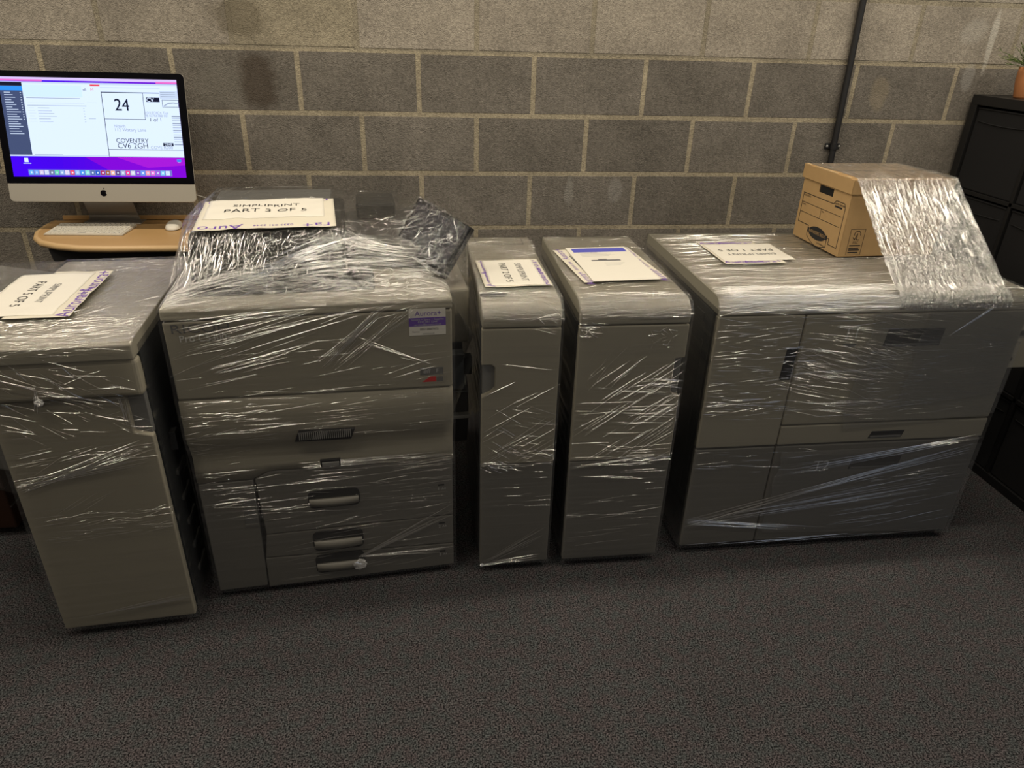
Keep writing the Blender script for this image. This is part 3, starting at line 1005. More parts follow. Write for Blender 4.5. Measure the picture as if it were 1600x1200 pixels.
# tall front cover with a grip notch near the upper right corner
MB().prism([(0, 0.034), (W1, 0.034), (W1, 0.676), (0.322, 0.690), (0.322, 0.797), (0, 0.797)], 'y', 0, 0.026).build('front_cover', M_BODY, u1, bevel=0.005, seg=3)
MB().prism([(0.002, 0.801), (W1 + 0.006, 0.801), (W1 + 0.006, 0.905), (0.0, 0.905)], 'y', -0.012, 0.03).build('upper_cover', M_BODY, u1, bevel=0.012, seg=3)
gr = MB(); gr.box(0.320, W1 - 0.004, 0.016, 0.07, 0.672, 0.80)
gr.build('grip_recess', M_RECESS, u1, bevel=0.002)
MB().box(0.008, W1 - 0.010, 0.024, D1 - 0.01, 0.034, 0.92).build('chassis', M_GAP, u1)
MB().prism([(-0.018, 0.907), (-0.018, 0.948), (0.010, 0.956), (D1, 0.951), (D1, 0.907)], 'x', -0.006, W1 + 0.004).build('top_cover', M_TOP, u1, bevel=0.004, seg=3)
sp = MB()
sp.box(W1 - 0.010, W1 + 0.002, 0.04, D1, 0.05, 0.905, M_SIDE)
sp.box(W1 + 0.002, W1 + 0.005, 0.12, 0.16, 0.1, 0.55, M_DARK)
for k in range(5):
    sp.box(W1 + 0.002, W1 + 0.009, 0.10, 0.19, 0.12 + k * 0.09, 0.135 + k * 0.09, M_RECESS)
sp.box(W1 + 0.002, W1 + 0.02, 0.11, 0.14, 0.56, 0.62, M_DARK)
sp.build('side_panel', None, u1, bevel=0.002)
MB().box(-0.002, 0.010, 0.04, D1, 0.05, 0.905).build('side_panel', M_BODY, u1, bevel=0.002)
casters(u1, (0.04, W1 - 0.04), (0.07, D1 - 0.07))
# output trays on the left of it
tr_ = MB()
tr_.prism([(-0.34, 0.985), (-0.34, 0.972), (-0.02, 0.900), (-0.02, 0.925)], 'y', 0.14, 0.66)
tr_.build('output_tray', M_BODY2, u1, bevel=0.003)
tr2 = MB()
tr2.prism([(-0.36, 0.70), (-0.36, 0.64), (-0.003, 0.52), (-0.003, 0.66)], 'y', 0.10, 0.62)
tr2.build('output_tray', M_RECESS, u1, bevel=0.006)
# wrap
o5 = 0.006
prof = [(-o5, 0.03), (-o5, 0.79), (-0.020, 0.82), (-0.026, 0.90), (-0.026, 0.950), (-0.012, 0.960), (0.02, 0.963), (D1 + o5, 0.957), (D1 + o5, 0.70)]
s1 = Sweep(prof, -o5, W1 + o5 + 0.004)
mb = MB()
sweep_film(mb, s1, 0.0010, 4.0, 60.0, 33, m=F_FRONT)
k = mb.mid(F_TOP)
for i, f in enumerate(mb.f):
    if sum(mb.v[j][2] for j in f) / 4 > 0.945: mb.mi[i] = k
side_film(mb, W1 + 0.012, None, 0.0, D1, 0.03, 0.94, 0.004, 35, 1, m=F_SIDE)


# film bridging over the tray on the left, sagging from the top edge
def bridge(a, b_):
    x = -0.40 + a * (0.40 - o5); y = 0.02 + b_ * (D1 - 0.02)
    z = 0.961 - 0.006 * b_ - 0.006 * math.sin(math.pi * a) + 0.012 * (1 - a) * (b_) + 0.004 * noise.noise(Vector((x * 30, y * 8, 2)))
    z -= 0.05 * (1 - a) * max(0, (0.25 - b_) * 3)
    return (x, y, z)


mb.grid(40, 60, bridge, F_TOP)


def bridge2(a, b_):
    x = -0.30 + a * (0.30 - o5); 
    z = 0.50 + 0.10 * (1 - a) + b_ * 0.42
    y = 0.03 + 0.06 * (1 - a) + 0.004 * noise.noise(Vector((x * 30, z * 20, 2)))
    return (x, y, z)


mb.grid(20, 30, bridge2, F_SIDE)
f1 = mb.build('stretch_wrap', None, u1)
c = newc()
r1_ = random.Random(31)

ridges(c, s1, r1_, 70, 0, W1, 0.90, 0.98, 1, 8, (0.015, 0.10), (0.0003, 0.0009))
ridges(c, s1, r1_, 230, 0, W1, 0.97, 1.10, 3, 24, (0.008, 0.05), (0.0004, 0.0011))
ridges(c, s1, r1_, 150, 0.15, W1, 1.05, 1.65, 70, 14, (0.02, 0.12), (0.0003, 0.0008))
ridges(c, s1, r1_, 130, 0.05, W1, 1.50, 1.66, 50, 50, (0.01, 0.04), (0.0004, 0.001))
ridges(c, s1, r1_, 30, 0.02, W1, 0.58, 0.63, 9, 7, (0.02, 0.10), (0.0004, 0.0010), 0.03)
fan(c, s1, r1_, (0.02, 0.515), (0.36, 0.60), (0.36, 0.65), 18, (0.0009, 0.0016), 0.015)
fan(c, s1, r1_, (0.02, 0.53), (0.36, 0.56), (0.36, 0.59), 10, (0.0010, 0.0017), 0.015)
ridges(c, s1, r1_, 50, 0.05, W1, 0.33, 0.42, 4, 6, (0.015, 0.09), (0.0006, 0.0013), 0.03)
fan(c, s1, r1_, (0.36, 0.085), (0.02, 0.045), (0.10, 0.055), 12, (0.0009, 0.0017), 0.012)
ridges(c, s1, r1_, 3, 0.12, 0.22, 0.44, 0.47, 30, 4, (0.08, 0.10), (0.0005, 0.0008), 0.01)
ridges(c, s1, r1_, 70, 0.03, W1, 0.66, 0.88, -20, 22, (0.015, 0.11), (0.0005, 0.0012))
fan(c, s1, r1_, (0.13, 0.815), (0.0, 0.87), (0.02, 0.86), 5, (0.0008, 0.0015), 0.004)
fan(c, s1, r1_, (0.13, 0.815), (0.135, 0.72), (0.10, 0.73), 8, (0.0009, 0.0018), 0.004)
fan(c, s1, r1_, (0.13, 0.815), (0.26, 0.72), (0.30, 0.75), 9, (0.0006, 0.0014), 0.006)
fan(c, s1, r1_, (0.315, 0.69), (0.30, 0.80), (0.33, 0.82), 9, (0.0008, 0.0015), 0.006)
knot(c, (0.132, -0.024, 0.806), 0.011, r1_, M_KNOT)
finish_creases(c, f1)

# ------------------------------------------------------------------ packing papers
def paper_label(loc, rz, text_lines, label, sheet=(0.30, 0.155), back=(0.36, 0.235), bo=(0.0, 0.0), bend=0.004, seed=0,
                phone=True, s1_=0.030, s2_=0.038, name='packing_label', bands=(1, 1), grey=True, bs=0.040, bt=('Aurora+', 'Aurora+'), bxs=(0.078, 0.072)):
    t = thing(name, loc, rz, label, 'paper label')

    def hz(x, y):
        return bend * (0.5 + 0.5 * noise.noise(Vector((x * 7 + seed, y * 9, seed)))) + bend * 0.4 * noise.noise(Vector((x * 20, y * 20, seed + 4)))
    bw, bh = back

    def bf(a, b_):
        x = bo[0] + (a - 0.5) * bw; y = bo[1] + (b_ - 0.5) * bh
        return (x, y, 0.0005 + hz(x, y))
    g = MB(); g.grid(36, 24, bf); o = g.build('letterhead_sheet', M_PAPER2, t)
    so = o.modifiers.new('thick', 'SOLIDIFY'); so.thickness = 0.0003
    sw, sh_ = sheet

    def sf(a, b_):
        x = (a - 0.5) * sw; y = (b_ - 0.5) * sh_
        ed = 0.003 * noise.noise(Vector((x * 40, seed, 0)))
        if b_ < 0.01 or b_ > 0.99: y += ed
        return (x, y, 0.0014 + hz(x, y))
    g = MB(); g.grid(36, 20, sf); o = g.build('text_sheet', M_WHITE, t)
    so = o.modifiers.new('thick', 'SOLIDIFY'); so.thickness = 0.0003
    wp = lambda p: (p.x, p.y, p.z + hz(p.x, p.y))
    def tput(nm, s_, sz, M_, m__, **kw):
        q = MB(); q.text(s_, sz, M_, m__, warp=wp, **kw); q.build(nm, None, t)
    ink = M_GREYINK if grey else M_INK
    tput('lettering', text_lines[0], s1_, TM(0, 0.028, 0.0020), ink, spacing=1.05)
    tput('lettering', text_lines[1], s2_, TM(0, -0.022, 0.0020), M_INK, spacing=1.05)
    yb = bo[1] - bh / 2 + 0.019; yt = bo[1] + bh / 2 - 0.019
    for on, yy in ((bands[0], yb), (bands[1], yt)):
        if not on: continue
        tput('letterhead', bt[0], bs, TM(bo[0] - bw / 2 + bxs[0], yy, 0.0011, 0, 0, 180), M_PURPLE)
        tput('letterhead', bt[1], bs, TM(bo[0] + bw / 2 - bxs[1], yy, 0.0011, 0, 0, 180), M_PURPLE)
        if phone:
            tput('phone_number', '0333 041 3344', 0.018, TM(bo[0] + 0.02, yy + 0.004, 0.0011, 0, 0, 180), M_PURPLE)
    return t


# local (.05,.34) of the finisher top for the first
pz = 0.966
Lm = Matrix.Translation((0.250, -1.295, 0)) @ Euler((0, 0, LA)).to_matrix().to_4x4()
pc = Lm @ Vector((0.040, 0.335, pz))
paper_label((pc.x, pc.y, pc.z), LA + R(-90), ('SIMPLIPRINT', 'PART 5 OF 5'), 'creased paper reading PART 5 OF 5, on the leftmost machine', sheet=(0.35, 0.20),
            back=(0.385, 0.16), bo=(0.0, 0.065), seed=1, bend=0.006, s1_=0.028, s2_=0.036, bands=(0, 1), bs=0.055, bxs=(0.10, 0.095))

paper_label((1.620, -0.872, 0.9825), R(-88), ('SIMPLIPRINT', 'PART 2 OF 5'), 'paper reading PART 2 OF 5, lying on the narrowest machine',
            sheet=(0.25, 0.165), back=(0.265, 0.205), seed=2, bend=0.003, s1_=0.030, s2_=0.032, phone=True)
paper_label((2.497, -0.650, 0.9735), R(181), ('SIMPLIPRINT', 'PART 1 OF 5'), 'upside-down paper reading PART 1 OF 5, on the widest machine',
            sheet=(0.262, 0.20), back=(0.22, 0.268), bo=(0.03, 0.0), seed=3, bend=0.003, s1_=0.032, s2_=0.036)

# printed sheet with a blue heading on a letterhead
pt = thing('printed_sheet', (1.955, -0.790, 0.983), R(3), 'white printed sheet with a blue heading and small machine picture, on the wider slim unit', 'paper')
g = MB()
g.add([(-0.108, 0.178, 0.003), (0.108, 0.178, 0.003), (0.108, -0.178, 0.003), (-0.108, -0.178, 0.003)], [(3, 2, 1, 0)], M_WHITE)
g.box(-0.108, 0.108, -0.178, 0.178, 0.0022, 0.0034, M_WHITE)
g.build('sheet', None, pt)
g = MB()
g.box(-0.092, 0.098, 0.120, 0.165, 0.0034, 0.0037, M_BLUE)
g.build('blue_heading', None, pt)
g = MB()
for k in range(4):
    g.box(-0.075, 0.02 + 0.012 * (k % 3), 0.100 - k * 0.009, 0.103 - k * 0.009, 0.0034, 0.0036, M_PALE)
g.box(-0.055, 0.045, 0.020, 0.032, 0.0034, 0.0037, M_GREYINK)
g.box(-0.030, 0.000, 0.032, 0.042, 0.0034, 0.0037, M_GREYINK)
g.box(0.000, 0.040, 0.032, 0.036, 0.0034, 0.0037, M_PALE)
for k in range(3):
    g.box(-0.02, 0.05 - 0.01 * k, -0.004 - k * 0.012, -0.001 - k * 0.012, 0.0034, 0.0036, M_PALE)
g.text('Product sheet', 0.012, TM(-0.045, 0.112, 0.0038), M_GREYINK)
g.build('print', None, pt)
pl = thing('letterhead_sheet', (1.935, -0.790, 0.982), R(-84), 'pale letterhead paper partly hidden under the blue-headed printed sheet', 'paper')
g = MB(); g.box(-0.172, 0.172, -0.125, 0.150, 0.0, 0.0008); g.build('sheet', M_PAPER2, pl)
g = MB()
for yy in (0.135, -0.108):
    for xx in (-0.12, 0.135):
        g = MB(); g.text('Aurora+', 0.034, TM(xx, yy, 0.0012, 0, 0, 180), M_PURPLE); g.build('letterhead', None, pl)
    g = MB(); g.text('0333 041 3344', 0.015, TM(0.01, yy, 0.0012, 0, 0, 180), M_PURPLE); g.build('phone_number', None, pl)
g = MB()
g.box(-0.10, 0.12, -0.09, -0.085, 0.0008, 0.0012, M_GREYINK)
g.build('small_print', None, pl)

# ------------------------------------------------------------------ production printer
MA = R(4.5)
u2 = thing('production_printer', (0.664, -1.185, 0), MA, 'large wrapped colour printer with black touch panel, under the PART 3 OF 5 sheet', 'printer')
W2, D2 = 0.757, 0.75
MB().box(0.010, W2 - 0.010, 0.040, D2, 0.034, 0.965, M_GAP).build('chassis', None, u2)
# upper front cover
MB().prism([(0, 0.734), (W2, 0.720), (W2, 0.962), (0, 0.962)], 'y', 0, 0.03).build('upper_cover', M_BODY, u2, bevel=0.006, seg=3)
# middle door: vertical, bulges, then slopes back
mid = MB()
pf = [(0.0, 0.726), (-0.002, 0.66), (-0.004, 0.62)] + [(-0.004 + 0.042 * (k / 8) ** 1.5, 0.62 - 0.075 * (k / 8)) for k in range(1, 9)] + [(0.036, 0.50), (0.012, 0.462), (0.045, 0.462), (0.05, 0.726)]
pf = [(0.0, 0.7265), (-0.002, 0.66), (-0.003, 0.625), (0.001, 0.60), (0.010, 0.575), (0.018, 0.555), (0.0215, 0.535), (0.021, 0.515), (0.017, 0.495), (0.014, 0.476), (0.05, 0.476), (0.05, 0.7265)]
nx = 24
vs = []; fs = []
n = len(pf)
for i in range(nx + 1):
    x = W2 * i / nx
    for (y, z) in pf:
        zz = z
        if z > 0.70: zz = 0.729 - 0.014 * i / nx
        if abs(z - 0.476) < 1e-6:
            zz = 0.449 if x < 0.158 else (0.449 + (x - 0.158) / 0.045 * 0.025 if x < 0.203 else 0.474 - (x - 0.203) * 0.030)
        xx = x
        vs.append((xx, y, zz))
for i in range(nx):
    for k in range(n):
        k2 = (k + 1) % n
        fs.append((i * n + k, (i + 1) * n + k, (i + 1) * n + k2, i * n + k2))
fs.append(tuple(range(n))); fs.append(tuple(range(nx * n, nx * n + n))[::-1])
mid.add(vs, fs, None, True)
md = mid.build('middle_door', M_BODY, u2)
# vent grille on the middle door
vg = MB()
vg.prism([(0.292, 0.575), (0.452, 0.571), (0.466, 0.607), (0.306, 0.611)], 'y', -0.0045, 0.012, M_DARK)
for k in range(26):
    xa = 0.305 + 0.0058 * k
    vg.prism([(xa, 0.580), (xa + 0.0028, 0.580), (xa + 0.0028, 0.603), (xa, 0.603)], 'y', -0.0075, -0.004, M_RECESS)
vg.build('vent_grille', None, md)
la = MB()
la.box(0.355, 0.415, 0.008, 0.02, 0.470, 0.495, M_DARK)
la.box(0.360, 0.410, 0.004, 0.012, 0.474, 0.488, M_RECESS)
la.build('door_latch', None, md, bevel=0.001)
# lower left cover
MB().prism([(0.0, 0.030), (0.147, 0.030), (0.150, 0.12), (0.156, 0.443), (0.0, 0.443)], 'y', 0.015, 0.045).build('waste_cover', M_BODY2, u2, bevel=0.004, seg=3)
gr = MB()
gr.prism([(0.112, 0.276), (0.150, 0.276), (0.1545, 0.374), (0.116, 0.374)], 'y', 0.0135, 0.02, M_RECESS)
gr.prism([(0.112, 0.276), (0.150, 0.276), (0.150, 0.284), (0.112, 0.284)], 'y', 0.011, 0.02, M_BODY2)
gr.build('cover_grip', None, u2, bevel=0.001)


def drawer(zb0, zb1, zt0, zt1, hz0, hz1, xl0, xl1, top_poly=None, mark='1'):
    poly = [(xl0, zb0), (W2 - 0.003, zb1), (W2 - 0.003, zt1), (xl1, zt0)] if top_poly is None else top_poly
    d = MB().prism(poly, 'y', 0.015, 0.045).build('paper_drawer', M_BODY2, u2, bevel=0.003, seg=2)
    h = MB()
    # rounded pocket with a lip that stands forward
    a0, a1 = 0.305, 0.462
    r_ = 0.018
    def rr(x0, x1, z0, z1, r):
        return arc(x0 + r, z0 + r, r, 180, 270, 5) + arc(x1 - r, z0 + r, r, 270, 360, 5) + arc(x1 - r, z1 - r, r, 0, 90, 5) + arc(x0 + r, z1 - r, r, 90, 180, 5)
    h.prism(rr(a0, a1, hz0, hz1, r_), 'y', 0.0125, 0.018, M_DARK)
    zm = (hz0 + hz1) / 2
    # lip: swept bulging strip over the lower half of the pocket
    nl = 14; vs = []; fs = []
    for i in range(nl + 1):
        t_ = i / nl; x = a0 + 0.004 + (a1 - a0 - 0.008) * t_
        e = math.sin(math.pi * min(max(t_, 0.02), 0.98)) ** 0.35
        for (yy, zz) in ((0.0125, hz0 + 0.002 + 0.012 * (1 - e)), (0.0125 - 0.010 * e, hz0 + 0.010 + 0.008 * (1 - e)), (0.0125 - 0.016 * e, zm - 0.010), (0.0125 - 0.013 * e, zm + 0.002 + 0.004 * e), (0.0125, zm + 0.004)):
            vs.append((x, yy, zz))
    for i in range(nl):
        for k in range(4):
            a = i * 5 + k
            fs.append((a, a + 5, a + 6, a + 1))
    h.add(vs, fs, M_BODY2, True)
    h.build('drawer_handle', None, d)
    mk = MB()
    mk.box(W2 - 0.050, W2 - 0.030, 0.0138, 0.0148, (zt1 + zb1) / 2 + 0.012 if mark == '1' else zt1 - 0.030, (zt1 + zb1) / 2 + 0.018 if mark == '1' else zt1 - 0.024, M_DARK)
    mk.text(mark, 0.016, TM(W2 - 0.048, 0.0136, ((zt1 + zb1) / 2 if mark == '1' else zt1 - 0.040), 90), M_PALE)
    mk.text('A4', 0.012, TM(W2 - 0.032, 0.0136, ((zt1 + zb1) / 2 if mark == '1' else zt1 - 0.040), 90), M_PALE)
    mk.build('drawer_mark', None, d)
    return d


drawer(0.236, 0.240, 0, 0.453, 0.318, 0.383, 0, 0, top_poly=[(0.168, 0.236), (W2 - 0.003, 0.240), (W2 - 0.003, 0.453), (0.203, 0.469), (0.161, 0.444)], mark='1')
drawer(0.145, 0.122, 0.232, 0.236, 0.150, 0.226, 0.155, 0.167, mark='2')
drawer(0.024, 0.030, 0.141, 0.118, 0.058, 0.132, 0.151, 0.154, mark='3')
# top plate and document feeder
MB().prism([(0.0, 0.966), (0.0, 0.990), (0.006, 0.998), (D2, 1.000), (D2, 0.966)], 'x', -0.001, W2 + 0.001).build('top_plate', M_TOP, u2, bevel=0.003, seg=2)
df = MB()
M_ADF = mat('feeder_grey', (0.028, 0.028, 0.028), 0.35)
df.prism([(0.205, 1.004), (0.200, 1.03), (0.220, 1.110), (0.25, 1.132), (0.70, 1.126), (0.715, 1.004)], 'x', 0.045, 0.470, M_ADF)
feeder = df.build('document_feeder', None, u2, bevel=0.014, seg=3)
d2 = MB()
d2.prism([(0.32, 1.128), (0.32, 1.139), (0.70, 1.155), (0.70, 1.140)], 'x', 0.07, 0.43, M_RECESS)
d2.build('feeder_tray', None, feeder, bevel=0.003)
d3 = MB()
d3.prism([(0.26, 1.004), (0.26, 1.07), (0.30, 1.075), (0.70, 1.08), (0.715, 1.004)], 'x', 0.472, 0.735, mat('lid_grey', (0.06, 0.06, 0.058), 0.4))
d3.build('scanner_lid', None, u2, bevel=0.008, seg=2)
hg = MB()
hg.box(0.510, 0.640, 0.56, 0.72, 1.08, 1.135, M_ADF)
hg.build('rear_hinge', None, u2, bevel=0.01, seg=2)
fs_ = MB()
fs_.prism([(0.085, 1.0005), (0.19, 1.0005), (0.19, 1.03), (0.095, 1.006)], 'x', 0.05, 0.55, M_DARK)
fs_.build('feeder_front', None, u2, bevel=0.003)

# touch panel: swivelled to the left, world corners turned into the printer's frame
Minv = (Matrix.Translation((0.664, -1.185, 0)) @ Euler((0, 0, MA)).to_matrix().to_4x4()).inverted()
TR = Minv @ Vector((1.484, -0.95, 1.148)); BR = Minv @ Vector((1.410, -1.00, 1.004)); TL = Minv @ Vector((1.336, -0.75, 1.192))
ex = (TR - TL).normalized(); ez_ = (TR - BR); ez_ = (ez_ - ex * ez_.dot(ex)).normalized(); en = ex.cross(ez_)   # en points away from the reader if negative
wP = (TR - TL).length; hP = (TR - BR).length
PM = Matrix((ex, ez_, ex.cross(ez_))).transposed().to_4x4(); PM.translation = TL - ez_ * hP
# local: x along, y up, z = towards the reader
cp = MB()
cp.box(0, wP, 0, hP, -0.024, 0.0, mat('panel_black', (0.02, 0.021, 0.025), 0.16, spec=0.6), PM)
cp_o = cp.build('touch_panel', None, u2, bevel=0.005, seg=3)
cs = MB(); cs.box(0.012, wP - 0.012, 0.022, hP - 0.012, -0.001, 0.0012, mat('panel_glass', (0.035, 0.035, 0.05), 0.06, spec=0.8), PM)
cs.build('panel_screen', None, cp_o)
cb = MB(); cb.box(0.012, wP - 0.012, -0.0005, 0.0005 + 0.008, 0.0005, 0.003, M_RECESS, PM)
cb.build('panel_lip', None, cp_o)
am = MB(); am.tube([PM @ Vector((wP * 0.5, 0.05, -0.03)), Minv @ Vector((1.372, -0.80, 1.03)), Minv @ Vector((1.36, -0.78, 1.0))], 0.022, M_DARK)
am.build('panel_arm', None, u2)

# right-hand bypass unit, dark mechanics below it
by = MB()
by.box(W2 + 0.001, W2 + 0.068, 0.13, 0.62, 0.800, 0.975, M_BODY)
by.build('side_cover', None, u2, bevel=0.008)
bm = MB()
bm.prism([(0.14, 0.44), (0.10, 0.56), (0.12, 0.66), (0.18, 0.70), (0.30, 0.80), (0.60, 0.80), (0.60, 0.44)], 'x', W2 + 0.001, W2 + 0.062, M_DARK)
bm.box(W2 + 0.001, W2 + 0.062, 0.08, 0.12, 0.560, 0.572, M_RECESS)
bm.box(W2 + 0.001, W2 + 0.058, 0.08, 0.12, 0.655, 0.66, M_SIDE)
bm.box(W2 + 0.001, W2 + 0.045, 0.07, 0.11, 0.67, 0.79, M_SIDE)
bm.box(W2 + 0.04, W2 + 0.068, 0.07, 0.10, 0.72, 0.78, M_GAP)
bm.build('bypass_mechanism', None, u2, bevel=0.004)
sm = MB()
sm.box(0.0, 0.010, 0.05, D2, 0.05, 0.96, M_DARK)
for k in range(5):
    sm.box(-0.004, 0.0, 0.12, D2 - 0.1, 0.2 + 0.14 * k, 0.215 + 0.14 * k, M_SIDE)
sm.build('side_panel', None, u2, bevel=0.002)
MB().box(W2 - 0.010, W2, 0.05, D2, 0.05, 0.96, M_DARK).build('side_panel', None, u2, bevel=0.002)
casters(u2, (0.06, W2 - 0.06), (0.08, D2 - 0.07))
# maker's lettering and stickers
lt = MB()
lt.text('RICOH', 0.036, TM(0.092, -0.0008, 0.942, 90), mat('logo_dark', (0.14, 0.14, 0.145), 0.4), sx=1.35, ext=0.0003)
lt.build('maker_lettering', None, u2)
lt = MB()
lt.text('Pro C5300s', 0.027, TM(0.100, -0.0012, 0.914, 90), mat('logo_pale', (0.72, 0.72, 0.70), 0.4))
lt.build('model_lettering', None, u2)
st = MB()
st.box(0.636, 0.739, -0.0014, 0.0, 0.889, 0.968, M_WHITE)
st.box(0.636, 0.739, -0.0020, -0.0012, 0.917, 0.942, M_PURPLE)
st.text('Aurora+', 0.021, TM(0.690, -0.0018, 0.954, 90), M_PURPLE)
st.text('Service + Spare + Supplies', 0.0085, TM(0.688, -0.0024, 0.9365, 90), M_PALE)
st.text('0333 041 3344', 0.0090, TM(0.688, -0.0024, 0.9290, 90), M_PALE)
st.text('service@aurora.co.uk', 0.0085, TM(0.688, -0.0024, 0.9212, 90), M_PALE)
st.text('00513847973', 0.0095, TM(0.692, -0.0018, 0.9065, 90), M_INK)
st.text('Machine:', 0.006, TM(0.655, -0.0018, 0.900, 90), M_GREYINK)
st.text('aurora.co.uk', 0.0065, TM(0.690, -0.0018, 0.894, 90), M_GREYINK)
st.build('service_sticker', None, u2)
st = MB()
st.box(0.662, 0.729, -0.0014, 0.0, 0.763, 0.786, M_RECESS)
st.text('efi', 0.022, TM(0.680, -0.0018, 0.776, 90), M_PALE, shear=0.3)
st.text('F', 0.018, TM(0.712, -0.0018, 0.775, 90), M_PALE)
st.box(0.662, 0.732, -0.0012, 0.0, 0.736, 0.760, M_BODY)
st.prism([(0.668, 0.741), (0.708, 0.741), (0.708, 0.757), (0.690, 0.757)], 'y', -0.0020, -0.001, M_RED)
st.box(0.710, 0.728, -0.0020, -0.001, 0.741, 0.756, M_RECESS)
st.build('controller_badge', None, u2)

# wrap: front sweep
pfm = [(0.008, 0.028), (0.008, 0.455), (0.010, 0.49), (0.012, 0.52), (0.006, 0.55), (-0.002, 0.58), (-0.008, 0.62), (-0.007, 0.70), (-0.006, 0.90), (-0.006, 0.985)]
s2 = Sweep(pfm, -0.006, W2 + 0.006)
mb = MB()
sweep_film(mb, s2, 0.0010, 4.0, 60.0, 51, m=F_FRONT)
side_film(mb, -0.010, None, 0.0, D2, 0.03, 0.985, 0.004, 52, -1, m=F_SIDE)


# membrane over the top, solved as a taut skin over obstacles
GX, GY = 110, 96
x0g, x1g, y0g, y1g = -0.008, 0.832, -0.006, 0.775
xs = np.linspace(x0g, x1g, GX + 1); ys = np.linspace(y0g, y1g, GY + 1)
XX, YY = np.meshgrid(xs, ys)
ob = np.full_like(XX, 0.55)
def put(mask, z):
    global ob
    ob = np.where(mask, np.maximum(ob, z), ob)
put((XX < W2 + 0.006) & (YY < D2 + 0.006), 1.004)
put((XX < 0.845) & (YY > 0.12) & (YY < 0.63), 0.98)
put((XX > 0.038) & (XX < 0.482) & (YY > 0.21) & (YY < 0.73), 1.140)
put((XX > 0.06) & (XX < 0.44) & (YY > 0.31) & (YY < 0.71), 1.146 + (YY - 0.31) * 0.04)
put((XX > 0.46) & (XX < 0.745) & (YY > 0.25) & (YY < 0.73), 1.086)
put((XX > 0.50) & (XX < 0.65) & (YY > 0.55) & (YY < 0.73), 1.142)
_o = TL - ez_ * hP
_A = np.array([[ex.x, ez_.x], [ex.y, ez_.y]]); _Ai = np.linalg.inv(_A)
for off_z in (0.004, -0.028):
    _b = _o + ex.cross(ez_) * off_z
    S_ = _Ai[0, 0] * (XX - _b.x) + _Ai[0, 1] * (YY - _b.y); T_ = _Ai[1, 0] * (XX - _b.x) + _Ai[1, 1] * (YY - _b.y)
    put((S_ > -0.006) & (S_ < wP + 0.006) & (T_ > -0.004) & (T_ < hP + 0.006), _b.z + ex.z * S_ + ez_.z * T_ + 0.003)
for i in range(0):
    for j in range(40):
        P = PM @ Vector((wP * i / 39, hP * j / 39, 0.002)); Q = PM @ Vector((wP * i / 39, hP * j / 39, -0.026))
        for q in (P, Q):
            ix = int(round((q.x - x0g) / (x1g - x0g) * GX)); iy = int(round((q.y - y0g) / (y1g - y0g) * GY))
            for a in (0, 1):
                for b_ in (0, 1):
                    jx, jy = min(max(ix + a - 0, 0), GX), min(max(iy + b_ - 0, 0), GY)
                    ob[jy, jx] = max(ob[jy, jx], q.z + 0.006)
H = np.maximum(ob, 1.0)
H[0, :] = np.where(xs < W2 + 0.006, 0.990, 0.990 - (xs - W2) * 2.0)
H[-1, :] = np.where(xs < 0.60, 1.02, 0.93)
H[:, 0] = 0.990
tl = np.clip((ys - 0.12) / 0.34, 0, 1)
H[:, 0] = 0.990 + 0.125 * tl * np.clip((0.80 - ys) / 0.05, 0, 1)
H[:, -1] = 0.84
for it in range(2500):
    avg = 0.25 * (H[:-2, 1:-1] + H[2:, 1:-1] + H[1:-1, :-2] + H[1:-1, 2:])
    H[1:-1, 1:-1] = np.maximum(avg, ob[1:-1, 1:-1])


class Membrane:
    x0, x1 = x0g, x1g
    L = y1g - y0g

    def h(self, x, y):
        fx = min(max((x - x0g) / (x1g - x0g) * GX, 0), GX - 1e-6); fy = min(max((y - y0g) / (y1g - y0g) * GY, 0), GY - 1e-6)
        i, j = int(fx), int(fy); a, b_ = fx - i, fy - j
        return float(H[j, i] * (1 - a) * (1 - b_) + H[j, i + 1] * a * (1 - b_) + H[j + 1, i] * (1 - a) * b_ + H[j + 1, i + 1] * a * b_)

    def at(self, u, v):
        y = y0g + v
        if not (x0g <= u <= x1g and y0g <= y <= y1g): return None
        z = self.h(u, y); e = 0.006
        zx = (self.h(u + e, y) - self.h(u - e, y)) / (2 * e); zy = (self.h(u, y + e) - self.h(u, y - e)) / (2 * e)
        eu = Vector((1, 0, zx)).normalized(); ev = Vector((0, 1, zy)).normalized()
        n = Vector((-zx, -zy, 1)).normalized()
        return Vector((u, y, z)) + n * 0.001, n, eu, ev


mem = Membrane()


def mem_fn(a, b_):
    x = x0g + a * (x1g - x0g); y = y0g + b_ * (y1g - y0g)
    z = mem.h(x, y)
    q = mem.at(min(max(x, x0g + 0.007), x1g - 0.007), min(max(y - y0g, 0.007), mem.L - 0.007))
    n = q[1]
    amp = 0.0016 if 0.01 < a < 0.99 and b_ > 0.02 else 0
    hh_ = noise.noise(Vector((x * 30 - y * 20, x * 25 + y * 45, 3))) + 0.7 * noise.noise(Vector((x * 8, y * 90, 8)))
    return Vector((x, y, z)) + n * (amp * (1 + hh_))


o_before = len(mb.f)
mb.grid(220, 180, mem_fn, F_TENT)


# right-hand curtain hanging from the membrane edge
def curt(a, b_):
    y = y0g + a * (y1g - y0g)
    zt_ = mem.h(x1g, y); z = zt_ - b_ * (zt_ - 0.60)
    return (x1g - 0.03 * b_ * (1 + 0.4 * math.sin(y * 30)) - 0.06 * b_, y, z)


mb.grid(40, 24, curt, F_SIDE)


def curt2(a, b_):
    x = W2 + 0.006 + a * (x1g - W2 - 0.006)
    zt_ = mem.h(x, y0g); z = zt_ - b_ * (zt_ - 0.70)
    return (x - 0.06 * b_ * a, y0g + 0.10 * a * (1 - 0.3 * b_) + 0.003 * math.sin(z * 90 + a * 5), z)


